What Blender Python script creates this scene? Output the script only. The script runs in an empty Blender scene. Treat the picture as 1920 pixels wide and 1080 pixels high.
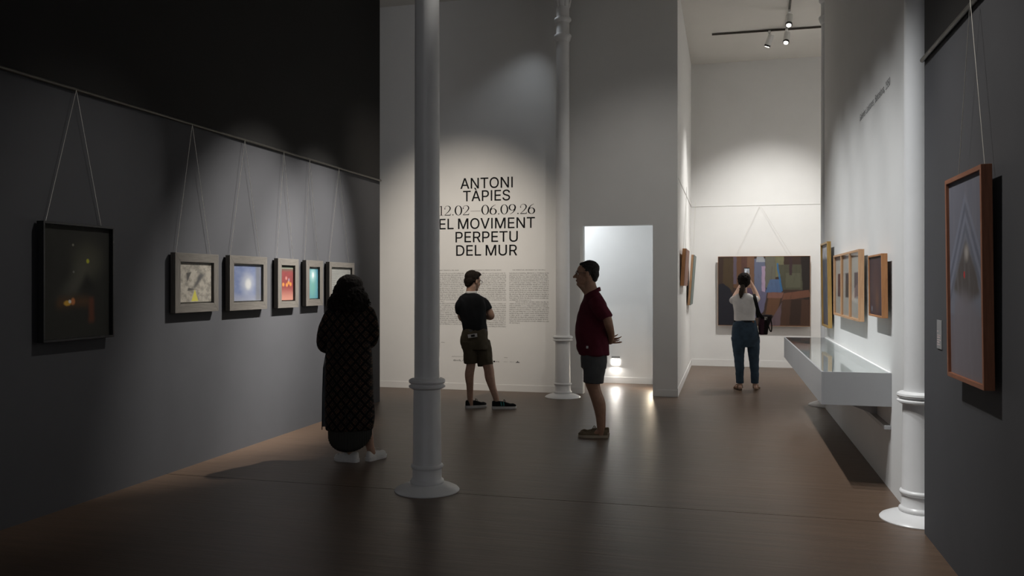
import bpy, bmesh, math, random
import numpy as np
from mathutils import Vector, Matrix, noise as mnoise

# ------------------------------------------------------------------ camera
SC = bpy.context.scene
COL = SC.collection
FPX, CAM_H, HORIZON = 1550.0, 1.51, 532.0
YAW = math.atan(402.0 / FPX)
SA, CA = math.sin(YAW), math.cos(YAW)
cam_data = bpy.data.cameras.new('camera')
cam_data.sensor_width = 36.0
cam_data.lens = FPX / 1920.0 * 36.0
cam_data.shift_y = -(540.0 - HORIZON) / 1920.0
cam = bpy.data.objects.new('camera', cam_data)
cam.location = (0, 0, CAM_H)
cam.rotation_euler = (math.pi / 2, 0, YAW)
COL.objects.link(cam)
SC.camera = cam

# ------------------------------------------------------------------ world, exposure
world = bpy.data.worlds.new('world')
SC.world = world
world.use_nodes = True
world.node_tree.nodes['Background'].inputs[0].default_value = (0.95, 0.96, 1.0, 1)
world.node_tree.nodes['Background'].inputs[1].default_value = 0.34
SC.view_settings.view_transform = 'Standard'
SC.view_settings.look = 'None'
SC.view_settings.exposure = 0.0
SC.view_settings.gamma = 1.0
SC.view_settings.use_curve_mapping = False

# ------------------------------------------------------------------ the gallery's ceiling spots, plus added fill spots
CEIL = 5.55
def spot(loc, target, watts, angle, blend=0.6, color=(1, 0.93, 0.84), radius=0.05):
    d = bpy.data.lights.new('spot_lamp', 'SPOT')
    d.energy = watts; d.spot_size = math.radians(angle); d.spot_blend = blend
    d.color = color; d.shadow_soft_size = radius
    o = bpy.data.objects.new('spot_lamp', d); COL.objects.link(o)
    o.location = loc
    o.rotation_euler = (Vector(target) - Vector(loc)).to_track_quat('-Z', 'Y').to_euler()
    return o
DAY = (0.97, 0.99, 1.0); WARM = (1.0, 0.90, 0.78); NEUT = (1.0, 0.96, 0.90); FAR = (1.0, 0.98, 0.945); COOL = (0.86, 0.93, 1.0)
# dark left wall, one lamp per group of pictures
spot((-0.9, 5.6, 5.3), (-4.3, 4.75, 1.40), 200, 34, 1.0, NEUT)
spot((-1.3, 8.2, 5.3), (-4.3, 6.75, 1.36), 2000, 32, 1.0, NEUT)
spot((-1.3, 9.3, 5.3), (-4.3, 7.95, 1.36), 2600, 31, 1.0, NEUT)
# title wall
spot((-2.75, 6.9, 5.35), (-3.75, 11.2, 1.50), 900, 42, 1.0, WARM)
spot((-2.20, 10.6, 5.40), (-3.5, 11.2, 2.3), 24, 62, 0.9, COOL)
spot((-0.4, 7.6, 5.35), (-1.0, 11.2, 2.0), 110, 56, 1.0, NEUT)  # weak fill spot, added to brighten the pier beside the doorway
# right white wall, vitrine, right dark wall
for k in range(6): spot((-1.05, 4.5+0.85*k, 5.40), (1.16, 5.75+0.85*k, 0.80), 370, 43, 1.0, DAY)
spot((-1.3, 4.1, 5.35), (1.12, 4.35, 1.4), 430, 44, 1.0, NEUT)
# far room
spot((0.9, 12.9, 5.30), (0.65, 15.55, 1.2), 640, 70, 1.0, FAR)
spot((1.3, 13.7, 5.25), (-0.62, 13.2, 1.5), 520, 62, 1.0, FAR)
spot((2.0, 13.7, 5.25), (3.60, 13.2, 1.6), 1400, 80, 1.0, FAR)  # added spot on the unseen right wall, for bounce into the far room

# ------------------------------------------------------------------ helpers
rnd = random.Random(7)
def tag(o, label=None, cat=None, group=None, kind=None):
    if label: o['label'] = label
    if cat: o['category'] = cat
    if group: o['group'] = group
    if kind: o['kind'] = kind
    return o
def empty(name, loc=(0, 0, 0), rz=0.0, label=None, cat=None, group=None):
    o = bpy.data.objects.new(name, None); COL.objects.link(o)
    o.location = loc; o.rotation_euler = (0, 0, rz); o.empty_display_size = 0.1
    return tag(o, label, cat, group)

class MB:
    """collects closed pieces; build() links them as one mesh object"""
    def __init__(s): s.v = []; s.f = []; s.uv = None
    def add(s, verts, faces):
        b = len(s.v); s.v += [tuple(map(float, p)) for p in verts]
        s.f += [tuple(i + b for i in f) for f in faces]; return s
    def box(s, a, b):
        (x0, y0, z0), (x1, y1, z1) = a, b
        return s.add([(x0,y0,z0),(x1,y0,z0),(x1,y1,z0),(x0,y1,z0),(x0,y0,z1),(x1,y0,z1),(x1,y1,z1),(x0,y1,z1)],
                     [(0,3,2,1),(4,5,6,7),(0,1,5,4),(1,2,6,5),(2,3,7,6),(3,0,4,7)])
    def prism(s, poly, y0, y1):
        """poly in x,z; extruded along y"""
        n = len(poly)
        v = [(x, y0, z) for x, z in poly] + [(x, y1, z) for x, z in poly]
        return s.add(v, [tuple(range(n))[::-1], tuple(range(n, 2*n))] +
                     [(i, (i+1) % n, n+(i+1) % n, n+i) for i in range(n)])
    def rings(s, rings, cap=True):
        n = len(rings[0]); v = [p for r in rings for p in r]; f = []
        for k in range(len(rings)-1):
            for i in range(n):
                f.append((k*n+i, k*n+(i+1) % n, (k+1)*n+(i+1) % n, (k+1)*n+i))
        if cap:
            a = len(v); v.append(tuple(np.mean(np.array(rings[0]), axis=0)))
            b = len(v); v.append(tuple(np.mean(np.array(rings[-1]), axis=0)))
            L = (len(rings)-1)*n
            for i in range(n):
                f.append((a, (i+1) % n, i)); f.append((b, L+i, L+(i+1) % n))
        return s.add(v, f)
    def lathe(s, prof, c=(0, 0, 0), n=48):
        return s.rings([[(c[0]+r*math.cos(2*math.pi*i/n), c[1]+r*math.sin(2*math.pi*i/n), c[2]+z) for i in range(n)] for r, z in prof])
    def ell(s, c, r, M=None, n=20, m=12):
        rs = []
        for k in range(m+1):
            t = -math.pi/2 + math.pi*(k+0.02)/(m+0.04)
            rs.append([np.array((r[0]*math.cos(t)*math.cos(2*math.pi*i/n), r[1]*math.cos(t)*math.sin(2*math.pi*i/n), r[2]*math.sin(t))) for i in range(n)])
        R = np.array(M) if M is not None else np.eye(3)
        c = np.array(c, float)
        return s.rings([[tuple(c + R @ p) for p in q] for q in rs])
    def tube(s, pts, rad, n=12, sub=6, flat=False, up=None, smooth=True):
        """tapered tube through pts; rad: number or (a,b) per point; flat ends or round ends"""
        P = np.array(pts, float)
        Rr = np.array([(r, r) if np.isscalar(r) else r for r in (rad if hasattr(rad, '__len__') else [rad]*len(P))], float)
        if smooth and len(P) > 2: P, Rr = catmull(P, sub), catmull(Rr, sub)
        T = np.gradient(P, axis=0); T /= np.linalg.norm(T, axis=1)[:, None] + 1e-9
        u0 = np.array(up if up is not None else ((0, 0, 1) if abs(T[0][2]) < 0.8 else (1, 0, 0)), float)
        rs = []; 
        u = u0 - T[0]*np.dot(u0, T[0]); u /= np.linalg.norm(u)
        seq = []
        for i in range(len(P)):
            u = u - T[i]*np.dot(u, T[i]); u /= np.linalg.norm(u); w = np.cross(T[i], u)
            seq.append((P[i], u.copy(), w, Rr[i]))
        def ring(c, u, w, ra, rb): return [tuple(c + u*ra*math.cos(2*math.pi*k/n) + w*rb*math.sin(2*math.pi*k/n)) for k in range(n)]
        if not flat:
            c, u, w, r = seq[0]
            for a in (80, 55, 28): rs.append(ring(c - T[0]*min(r)*math.sin(math.radians(a)), u, w, r[0]*math.cos(math.radians(a)), r[1]*math.cos(math.radians(a))))
        for c, u, w, r in seq: rs.append(ring(c, u, w, r[0], r[1]))
        if not flat:
            c, u, w, r = seq[-1]
            for a in (28, 55, 80): rs.append(ring(c + T[-1]*min(r)*math.sin(math.radians(a)), u, w, r[0]*math.cos(math.radians(a)), r[1]*math.cos(math.radians(a))))
        return s.rings(rs)
    def loft(s, secs, n=40, sub=5, yaw=0.0, ex=2.3):
        """horizontal sections (cx,cy,z,hx,hy); hx along the yawed x axis"""
        S = np.array(secs, float)
        if len(S) > 2: S = catmull(S, sub)
        cy, sy = math.cos(yaw), math.sin(yaw); rs = []
        for (x, y, z, hx, hy) in S:
            q = []
            for i in range(n):
                t = 2*math.pi*i/n; c, d = math.cos(t), math.sin(t)
                a = hx*math.copysign(abs(c)**(2/ex), c); b = hy*math.copysign(abs(d)**(2/ex), d)
                q.append((x + a*cy - b*sy, y + a*sy + b*cy, z))
            rs.append(q)
        return s.rings(rs)
    def mesh(s, name, recalc=True):
        me = bpy.data.meshes.new(name); me.from_pydata(s.v, [], s.f)
        if recalc:
            bm = bmesh.new(); bm.from_mesh(me); bmesh.ops.recalc_face_normals(bm, faces=bm.faces); bm.to_mesh(me); bm.free()
        return me
    def build(s, name, mat, parent=None, smooth=False, bevel=0.0, loc=None):
        me = s.mesh(name)
        if bevel:
            bm = bmesh.new(); bm.from_mesh(me)
            bmesh.ops.bevel(bm, geom=[e for e in bm.edges if e.is_manifold and e.calc_face_angle(0) > 0.6], offset=bevel, segments=2, affect='EDGES', profile=0.6)
            bm.to_mesh(me); bm.free()
        return put(name, me, mat, parent, smooth, loc)
def put(name, me, mat, parent=None, smooth=False, loc=None):
    if smooth is True: me.polygons.foreach_set('use_smooth', [True]*len(me.polygons))
    elif smooth:
        me.polygons.foreach_set('use_smooth', [True]*len(me.polygons)); me.set_sharp_from_angle(angle=math.radians(smooth))
    if mat: me.materials.append(M[mat] if isinstance(mat, str) else mat)
    o = bpy.data.objects.new(name, me); COL.objects.link(o)
    if loc: o.location = loc
    if parent: o.parent = parent
    return o
def catmull(P, sub):
    P = np.array(P, float); out = []
    Q = np.vstack([2*P[0]-P[1], P, 2*P[-1]-P[-2]])
    for i in range(1, len(Q)-2):
        p0, p1, p2, p3 = Q[i-1], Q[i], Q[i+1], Q[i+2]
        for k in range(sub):
            t = k/sub
            out.append(0.5*((2*p1)+(-p0+p2)*t+(2*p0-5*p1+4*p2-p3)*t*t+(-p0+3*p1-3*p2+p3)*t**3))
    out.append(Q[-2]); return np.array(out)
def fuse(mb, voxel=0.006, iters=4, folds=0.0, fscale=(9, 9, 4), seed=0):
    """one continuous surface out of the overlapping closed pieces"""
    o = bpy.data.objects.new('tmp', mb.mesh('tmp')); COL.objects.link(o)
    m = o.modifiers.new('r', 'REMESH'); m.mode = 'VOXEL'; m.voxel_size = voxel
    if iters:
        m2 = o.modifiers.new('s', 'SMOOTH'); m2.factor = 0.5; m2.iterations = iters
    dg = bpy.context.evaluated_depsgraph_get()
    me = bpy.data.meshes.new_from_object(o.evaluated_get(dg))
    old = o.data; bpy.data.objects.remove(o); bpy.data.meshes.remove(old)
    if folds:
        n = len(me.vertices); co = np.empty(n*3); me.vertices.foreach_get('co', co); co = co.reshape(-1, 3)
        no = np.empty(n*3); me.vertex_normals.foreach_get('vector', no); no = no.reshape(-1, 3)
        d = np.array([mnoise.noise(Vector((p[0]*fscale[0]+seed, p[1]*fscale[1], p[2]*fscale[2]))) +
                      0.5*mnoise.noise(Vector((p[0]*fscale[0]*2.3+p[2]*7, p[1]*fscale[1]*2.3+seed, p[2]*fscale[2]*2.1))) for p in co])
        co += no*(d*folds)[:, None]
        me.vertices.foreach_set('co', co.ravel())
    me.materials.clear(); me.update()
    return me

# ------------------------------------------------------------------ materials
M = {}
class G:
    """small shader-node builder"""
    def __init__(s, name):
        s.m = bpy.data.materials.new(name); s.m.use_nodes = True
        s.nt = s.m.node_tree; s.N = s.nt.nodes; s.L = s.nt.links
        s.b = s.N['Principled BSDF']; s.u = s.v = None
        M[name] = s.m
    def link(s, val, sock):
        if hasattr(val, 'is_output'): s.L.new(val, sock)
        elif isinstance(val, (tuple, list)): sock.default_value = (*val, 1) if len(val) == 3 and len(sock.default_value) == 4 else val
        else: sock.default_value = val
    def math(s, op, a, b=0.0, c=0.0, clamp=False):
        n = s.N.new('ShaderNodeMath'); n.operation = op; n.use_clamp = clamp
        s.link(a, n.inputs[0]); s.link(b, n.inputs[1]); s.link(c, n.inputs[2]); return n.outputs[0]
    def coord(s, kind='Object', scale=(1, 1, 1), rot=(0, 0, 0)):
        t = s.N.new('ShaderNodeTexCoord'); mp = s.N.new('ShaderNodeMapping')
        mp.inputs['Scale'].default_value = scale; mp.inputs['Rotation'].default_value = rot
        s.L.new(t.outputs[kind], mp.inputs[0]); return mp.outputs[0]
    def noise(s, vec, scale=5.0, detail=4.0, rough=0.55):
        n = s.N.new('ShaderNodeTexNoise'); n.inputs['Scale'].default_value = scale
        n.inputs['Detail'].default_value = detail; n.inputs['Roughness'].default_value = rough
        s.L.new(vec, n.inputs['Vector']); return n.outputs[0]
    def ramp(s, fac, stops):
        n = s.N.new('ShaderNodeValToRGB'); e = n.color_ramp.elements
        while len(e) < len(stops): e.new(0.5)
        for i, (p, c) in enumerate(stops): e[i].position = p; e[i].color = (*c, 1)
        s.link(fac, n.inputs[0]); return n.outputs[0]
    def mr(s, v, a, b, c=0.0, d=1.0, smooth=True):
        n = s.N.new('ShaderNodeMapRange'); n.interpolation_type = 'SMOOTHSTEP' if smooth else 'LINEAR'
        s.link(v, n.inputs[0])
        for k, x in zip((1, 2, 3, 4), (a, b, c, d)): n.inputs[k].default_value = x
        return n.outputs[0]
    def mix(s, fac, a, b, mode='MIX'):
        n = s.N.new('ShaderNodeMix'); n.data_type = 'RGBA'; n.blend_type = mode
        s.link(fac, n.inputs[0]); s.link(a, n.inputs[6]); s.link(b, n.inputs[7]); return n.outputs[2]
    def bump(s, h, strength=0.2, dist=0.01):
        n = s.N.new('ShaderNodeBump'); n.inputs['Strength'].default_value = strength; n.inputs['Distance'].default_value = dist
        s.L.new(h, n.inputs['Height']); s.L.new(n.outputs[0], s.b.inputs['Normal'])
    def out(s, col, rough=0.6, metal=0.0, spec=0.5):
        s.link(col, s.b.inputs['Base Color']); s.link(rough, s.b.inputs['Roughness'])
        s.b.inputs['Metallic'].default_value = metal; s.b.inputs['Specular IOR Level'].default_value = spec
        return s.m
    # picture painting on the uv square
    def uv(s):
        if s.u is None:
            t = s.N.new('ShaderNodeTexCoord'); q = s.N.new('ShaderNodeSeparateXYZ')
            s.L.new(t.outputs['UV'], q.inputs[0]); s.u, s.v = q.outputs[0], q.outputs[1]; s.uvv = t.outputs['UV']
            nz = s.N.new('ShaderNodeTexNoise'); nz.inputs['Scale'].default_value = 14; s.L.new(s.uvv, nz.inputs['Vector'])
            w = s.math('MULTIPLY', s.math('SUBTRACT', nz.outputs[0], 0.5), 0.014)
            s.u = s.math('ADD', s.u, w); s.v = s.math('ADD', s.v, w)
        return s
    def blob(s, cx, cy, rx, ry, soft=0.4):
        a = s.math('DIVIDE', s.math('SUBTRACT', s.u, cx), rx); b = s.math('DIVIDE', s.math('SUBTRACT', s.v, cy), ry)
        d = s.math('SQRT', s.math('ADD', s.math('MULTIPLY', a, a), s.math('MULTIPLY', b, b)))
        return s.mr(d, 1-soft, 1+soft, 1.0, 0.0)
    def poly(s, pts, soft=0.012):
        """convex, counter-clockwise"""
        r = None
        for (x0, y0), (x1, y1) in zip(pts, pts[1:]+pts[:1]):
            L = math.hypot(x1-x0, y1-y0); nx, ny = -(y1-y0)/L, (x1-x0)/L
            d = s.math('SUBTRACT', s.math('ADD', s.math('MULTIPLY', s.u, nx), s.math('MULTIPLY', s.v, ny)), nx*x0+ny*y0)
            h = s.mr(d, -soft, soft); r = h if r is None else s.math('MULTIPLY', r, h)
        return r
    def tex(s, sx, sy, detail=5):
        mp = s.N.new('ShaderNodeMapping'); mp.inputs['Scale'].default_value = (sx, sy, 1); s.L.new(s.uvv, mp.inputs[0])
        return s.noise(mp.outputs[0], 1.0, detail, 0.6)
def plain(name, col, rough=0.6, metal=0.0, spec=0.5, var=0.06, scale=30.0, bump=0.0):
    g = G(name); n = g.noise(g.coord(), scale, 3)
    lo = tuple(c*(1-var) for c in col); hi = tuple(min(1, c*(1+var)) for c in col)
    if bump: g.bump(n, bump, 0.004)
    return g.out(g.ramp(n, [(0.3, lo), (0.7, hi)]), rough, metal, spec)

plain('white_paint', (0.74, 0.735, 0.72), 0.75, spec=0.25, var=0.015, scale=3)
plain('ceiling_paint', (0.66, 0.64, 0.60), 0.8, spec=0.2, var=0.015, scale=3)
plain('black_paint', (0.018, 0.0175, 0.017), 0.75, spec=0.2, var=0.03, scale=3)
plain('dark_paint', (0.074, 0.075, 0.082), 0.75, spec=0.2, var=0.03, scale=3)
plain('iron_white', (0.80, 0.80, 0.80), 0.32, spec=0.5, var=0.02, scale=8, bump=0.04)
plain('rail_metal', (0.10, 0.095, 0.085), 0.35, metal=0.8, var=0.1)
plain('rail_white', (0.68, 0.67, 0.65), 0.5)
plain('wire', (0.62, 0.60, 0.55), 0.35, metal=0.7)
plain('black_frame', (0.010, 0.010, 0.011), 0.35)
plain('case_metal', (0.36, 0.36, 0.365), 0.42, spec=0.4, var=0.01, scale=2)
plain('case_inside', (0.85, 0.85, 0.84), 0.7, var=0.01)
plain('shadow_liner', (0.02, 0.019, 0.018), 0.8)
plain('mount_board', (0.34, 0.33, 0.30), 0.85)
plain('ink', (0.010, 0.010, 0.011), 0.8, spec=0.1)
plain('ink_soft', (0.10, 0.098, 0.095), 0.8)
plain('ink_grey', (0.20, 0.20, 0.20), 0.8)
plain('lamp_white', (0.78, 0.78, 0.76), 0.4)
plain('lamp_black', (0.02, 0.02, 0.02), 0.5)
plain('label_grey', (0.24, 0.24, 0.245), 0.6)
plain('label_ink', (0.56, 0.46, 0.45), 0.7)
def wood(name, a, b, rough=0.55, sc=(2, 30, 30), spec=0.4):
    g = G(name); v = g.coord('Object', sc); n = g.noise(v, 3.0, 6, 0.65)
    g.bump(n, 0.15, 0.003); g.out(g.ramp(n, [(0.30, a), (0.70, b)]), rough, 0, spec)
wood('weathered_rail', (0.078, 0.070, 0.061), (0.150, 0.137, 0.121), 0.75)
wood('weathered_stile', (0.078, 0.070, 0.061), (0.150, 0.137, 0.121), 0.75, (30, 30, 2))
wood('oak_rail', (0.45, 0.25, 0.13), (0.60, 0.37, 0.21)); wood('oak_stile', (0.45, 0.25, 0.13), (0.60, 0.37, 0.21), sc=(30, 30, 2))
wood('orange_rail', (0.36, 0.155, 0.06), (0.50, 0.24, 0.10)); wood('orange_stile', (0.36, 0.155, 0.06), (0.50, 0.24, 0.10), sc=(30, 30, 2))
wood('cherry_rail', (0.19, 0.070, 0.034), (0.30, 0.115, 0.058)); wood('cherry_stile', (0.19, 0.070, 0.034), (0.30, 0.115, 0.058), sc=(30, 30, 2))
wood('gold_rail', (0.33, 0.19, 0.05), (0.52, 0.33, 0.11), 0.4); wood('gold_stile', (0.33, 0.19, 0.05), (0.52, 0.33, 0.11), 0.4, (30, 30, 2))
# floor: dark stained wood with fine grain across the room
g = G('floor_wood')
n1 = g.noise(g.coord('Object', (0.55, 9, 1)), 2.2, 7, 0.62); n2 = g.noise(g.coord('Object', (1.2, 34, 1)), 2.0, 5, 0.6); n3 = g.noise(g.coord('Object', (0.5, 0.6, 1)), 1.1, 3)
c1 = g.ramp(n1, [(0.25, (0.070, 0.043, 0.028)), (0.75, (0.135, 0.087, 0.058))])
c2 = g.mix(g.mr(n2, 0.35, 0.75, 0.0, 0.38), c1, (0.175, 0.117, 0.080))
c3 = g.mix(g.mr(n3, 0.35, 0.7, 0.0, 0.35), c2, (0.075, 0.050, 0.035))
g.bump(g.math('ADD', n1, g.math('MULTIPLY', n2, 0.9)), 0.22, 0.008)
g.out(c3, g.math('ADD', g.math('MULTIPLY', n2, 0.22), 0.28), 0, 0.5)
plain('floor_joint', (0.02, 0.014, 0.010), 0.9)
# thin clear glass: reflection by Fresnel, else straight through
g = G('clear_glass')
fr = g.N.new('ShaderNodeFresnel'); ge = g.N.new('ShaderNodeNewGeometry')
g.L.new(g.mr(ge.outputs['Backfacing'], 0, 1, 1.45, 1/1.45, False), fr.inputs[0])
tr = g.N.new('ShaderNodeBsdfTransparent'); tr.inputs[0].default_value = (0.93, 0.95, 0.95, 1)
gl = g.N.new('ShaderNodeBsdfGlossy'); gl.inputs['Roughness'].default_value = 0.02
mx = g.N.new('ShaderNodeMixShader'); g.L.new(fr.outputs[0], mx.inputs[0]); g.L.new(tr.outputs[0], mx.inputs[1]); g.L.new(gl.outputs[0], mx.inputs[2])
g.L.new(mx.outputs[0], g.N['Material Output'].inputs[0])
# low-reflection picture glass
g = G('museum_glass')
fr = g.N.new('ShaderNodeFresnel'); ge = g.N.new('ShaderNodeNewGeometry')
g.L.new(g.mr(ge.outputs['Backfacing'], 0, 1, 1.12, 1/1.12, False), fr.inputs[0])
tr = g.N.new('ShaderNodeBsdfTransparent'); tr.inputs[0].default_value = (0.98, 0.98, 0.98, 1)
gl = g.N.new('ShaderNodeBsdfGlossy'); gl.inputs['Roughness'].default_value = 0.02
mx = g.N.new('ShaderNodeMixShader'); g.L.new(g.math('MULTIPLY', fr.outputs[0], 0.6), mx.inputs[0]); g.L.new(tr.outputs[0], mx.inputs[1]); g.L.new(gl.outputs[0], mx.inputs[2])
g.L.new(mx.outputs[0], g.N['Material Output'].inputs[0])
def glow(name, col, strength):
    g = G(name); g.out(col, 0.5); g.b.inputs['Emission Color'].default_value = (*col, 1); g.b.inputs['Emission Strength'].default_value = strength
glow('lamp_glow', (1.0, 0.95, 0.86), 12.0)
glow('step_glow', (1.0, 0.95, 0.88), 12.0)

# ------------------------------------------------------------------ the room
def struct(name, mb, mat, parent=None, **k):
    o = mb.build(name, mat, parent, **k); o['kind'] = 'structure'; return o
XL, XR, YT, YF = -4.30, 1.16, 11.22, 15.60      # left wall, right wall, title wall, far wall
DX0, DX1, DZ = -1.905, -0.957, 2.305            # doorway
XP = -0.63                                       # far room's left wall
floor = struct('floor', MB().box((-8, -3, -0.14), (4.2, 16.0, -0.012)), 'floor_joint')
MB().box((-8, -3, -0.012), (4.2, 5.660, 0.0)).build('floor_section', 'floor_wood', floor)
MB().box((-8, 5.668, -0.012), (4.2, 16.0, 0.0)).build('floor_section', 'floor_wood', floor)
struct('ceiling', MB().box((-8, -3, CEIL), (4.2, 16.0, CEIL+0.15)), 'ceiling_paint')
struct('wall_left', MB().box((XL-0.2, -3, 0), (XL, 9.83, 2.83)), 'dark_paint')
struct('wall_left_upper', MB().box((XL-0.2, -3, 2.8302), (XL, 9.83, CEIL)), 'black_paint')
struct('wall_passage', MB().box((-8, 8.0, 0), (-7.8, YT, CEIL)), 'white_paint')
struct('wall_title', MB().box((-8, YT, 0), (DX0, YT+0.15, CEIL)).box((DX0, YT, DZ), (DX1, YT+0.15, CEIL)).box((DX1, YT, 0), (XP, YT+0.15, CEIL)), 'white_paint')
struct('wall_far_left', MB().box((DX1, YT+0.15, 0), (XP, YF, CEIL)), 'white_paint')
struct('wall_far', MB().box((DX1, YF, 0), (4.2, YF+0.2, CEIL)), 'white_paint')
struct('wall_far_right', MB().box((3.6, 5.5, 0), (3.8, YF, CEIL)), 'white_paint')
struct('wall_right', MB().box((XR, 5.87, 0), (XR+0.22, 10.72, CEIL)).box((XR+0.18, 5.47, 0), (XR+0.22, 5.87, CEIL)), 'white_paint')
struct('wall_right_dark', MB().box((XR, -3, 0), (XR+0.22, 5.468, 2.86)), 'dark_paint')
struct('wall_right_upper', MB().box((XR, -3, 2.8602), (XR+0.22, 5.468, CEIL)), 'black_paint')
struct('wall_corridor', MB().box((-4.6, 12.55, 0), (DX1, 12.7, 3.0)), 'white_paint')
struct('wall_corridor_end', MB().box((-4.7, YT+0.15, 0), (-4.6, 12.7, 3.0)), 'white_paint')
struct('ceiling_corridor', MB().box((-4.7, YT+0.15, 3.0), (DX1, 12.7, 3.1)), 'white_paint')
BH, BT = 0.092, 0.007
struct('baseboard_title', MB().box((-7.8, YT-BT, 0), (DX0, YT, BH)), 'white_paint', bevel=0.002)
struct('baseboard_pier', MB().box((DX1, YT-BT, 0), (XP+BT, YT, BH)), 'white_paint', bevel=0.002)
struct('baseboard_far_left', MB().box((XP, YT, 0), (XP+BT, YF, BH+0.02)), 'white_paint', bevel=0.002)
struct('baseboard_far', MB().box((XP+BT, YF-BT, 0), (3.6, YF, BH+0.03)), 'white_paint', bevel=0.002)
struct('baseboard_corridor', MB().box((-4.6, 12.55-BT, 0), (DX1, 12.55, BH)), 'white_paint', bevel=0.002)
# corridor lamp (out of sight to the left) and recessed step light
d = bpy.data.lights.new('corridor_lamp', 'AREA'); d.shape = 'RECTANGLE'; d.size = 1.2; d.size_y = 0.5; d.energy = 34; d.color = (0.88, 0.94, 1.0)
o = bpy.data.objects.new('corridor_lamp', d); COL.objects.link(o); o.location = (-2.7, 12.0, 2.97)
d = bpy.data.lights.new('corridor_low_lamp', 'AREA'); d.size = 0.12; d.energy = 3.0; d.color = (1.0, 0.84, 0.62)
o = bpy.data.objects.new('corridor_low_lamp', d); COL.objects.link(o); o.location = (-1.02, 12.15, 0.30); o.rotation_euler = (0, math.radians(-70), math.radians(-75))
d = bpy.data.lights.new('step_lamp', 'AREA'); d.size = 0.08; d.energy = 2.0; d.color = (1.0, 0.95, 0.88)
o = bpy.data.objects.new('step_lamp', d); COL.objects.link(o); o.location = (-1.627, 12.50, 0.29); o.rotation_euler = (math.radians(-40), 0, 0)
sl = empty('step_light', (-1.627, 12.55, 0.345), 0, 'small square recessed wall light glowing low in the white corridor', 'light')
MB().box((-0.062, -0.006, 0.028), (0.062, -0.0005, 0.064)).build('hood', 'ink_grey', sl)
MB().box((-0.058, -0.012, -0.064), (0.058, -0.0005, 0.028)).build('diffuser', 'step_glow', sl)

# hanging rails
def rail(name, a, b, r, mat, label):
    ax = np.array(b)-np.array(a)
    return tag(MB().tube([a, b], r, n=12, flat=True, smooth=False).build(name, mat, None, smooth=40), label, 'rail')
rail('picture_rail', (XL+0.014, -2.9, 2.83), (XL+0.014, 9.83, 2.83), 0.0135, 'rail_metal', 'dark metal picture rail along the dark wall with the row of six pictures')
rail('picture_rail', (XR-0.014, -2.9, 2.86), (XR-0.014, 5.46, 2.86), 0.0135, 'rail_metal', 'dark metal picture rail on the dark wall above the single reddish wood frame')
rail('picture_rail', (XP+0.005, YT+0.1, 2.93), (XP+0.005, YF-0.01, 2.93), 0.004, 'rail_white', 'thin white picture rail above the two tilted canvases in the far room')
rail('picture_rail', (XP+0.03, YF-0.005, 2.93), (3.58, YF-0.005, 2.93), 0.004, 'rail_white', 'thin white picture rail above the large painting in the far room')

# cast-iron columns
def column(x, y, label, capital=True):
    c = empty('iron_column', (x, y, 0), 0, label, 'column', 'white cast iron columns')
    MB().lathe([(0.0, 0.0), (0.236, 0.0), (0.237, 0.006), (0.228, 0.016), (0.19, 0.034), (0.15, 0.047), (0.118, 0.056), (0.0, 0.056)], n=64).build('base_flange', 'iron_white', c, smooth=35)
    MB().lathe([(0.0, 0.05), (0.113, 0.05), (0.121, 0.058), (0.124, 0.068), (0.121, 0.079), (0.111, 0.087), (0.107, 0.092), (0.106, 0.160),
                (0.111, 0.165), (0.118, 0.173), (0.119, 0.182), (0.115, 0.190), (0.105, 0.196), (0.104, 0.20), (0.099, 0.745), (0.0, 0.745)], n=64).build('pedestal', 'iron_white', c, smooth=40)
    MB().lathe([(0.0, 0.74), (0.106, 0.742), (0.121, 0.750), (0.132, 0.756), (0.133, 0.766), (0.124, 0.773), (0.116, 0.776), (0.117, 0.781), (0.129, 0.787),
                (0.134, 0.797), (0.131, 0.809), (0.117, 0.818), (0.098, 0.822), (0.0, 0.822)], n=64).build('ring_moulding', 'iron_white', c, smooth=40)
    MB().lathe([(0.0, 0.815), (0.0935, 0.815), (0.0925, 0.86), (0.091, 2.6), (0.0855, 4.74), (0.0, 4.74)], n=64).build('shaft', 'iron_white', c, smooth=40)
    MB().lathe([(0.0, 4.73), (0.086, 4.73), (0.098, 4.745), (0.112, 4.785), (0.116, 4.80), (0.112, 4.818), (0.098, 4.826), (0.088, 4.84), (0.087, 4.985),
                (0.096, 4.992), (0.112, 5.01), (0.114, 5.028), (0.108, 5.042), (0.092, 5.05), (0.086, 5.06), (0.086, 5.18), (0.0, 5.18)], n=48).build('necking', 'iron_white', c, smooth=40)
    MB().lathe([(0.0, 5.17), (0.088, 5.17), (0.095, 5.24), (0.12, 5.36), (0.155, 5.44), (0.0, 5.44)], n=32).build('capital_bell', 'iron_white', c, smooth=40)
    for k in range(8):
        a = 2*math.pi*k/8; ca, sa = math.cos(a), math.sin(a)
        pts = [(r*ca, r*sa, z) for r, z in ((0.088, 5.19), (0.104, 5.27), (0.136, 5.36), (0.165, 5.40), (0.172, 5.375))]
        MB().tube(pts, [(0.010, 0.030), (0.011, 0.034), (0.010, 0.030), (0.010, 0.022), (0.008, 0.014)], n=10, sub=4, up=(ca, sa, 0)).build('capital_leaf', 'iron_white', c, smooth=True)
    MB().box((-0.18, -0.18, 5.435), (0.18, 0.18, CEIL)).build('abacus', 'iron_white', c, bevel=0.012)
    return c
column(-2.12, 5.70, 'tall white iron column standing nearest, beside the woman in the long coat')
column(-2.11, 10.83, 'tall white iron column in front of the title wall, left of the lit doorway')
column(1.195, 5.77, 'white iron column at the edge of the dark right wall, near the display case end')
column(1.225, 10.90, 'white iron column mostly hidden behind the far end of the display case')

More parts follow.
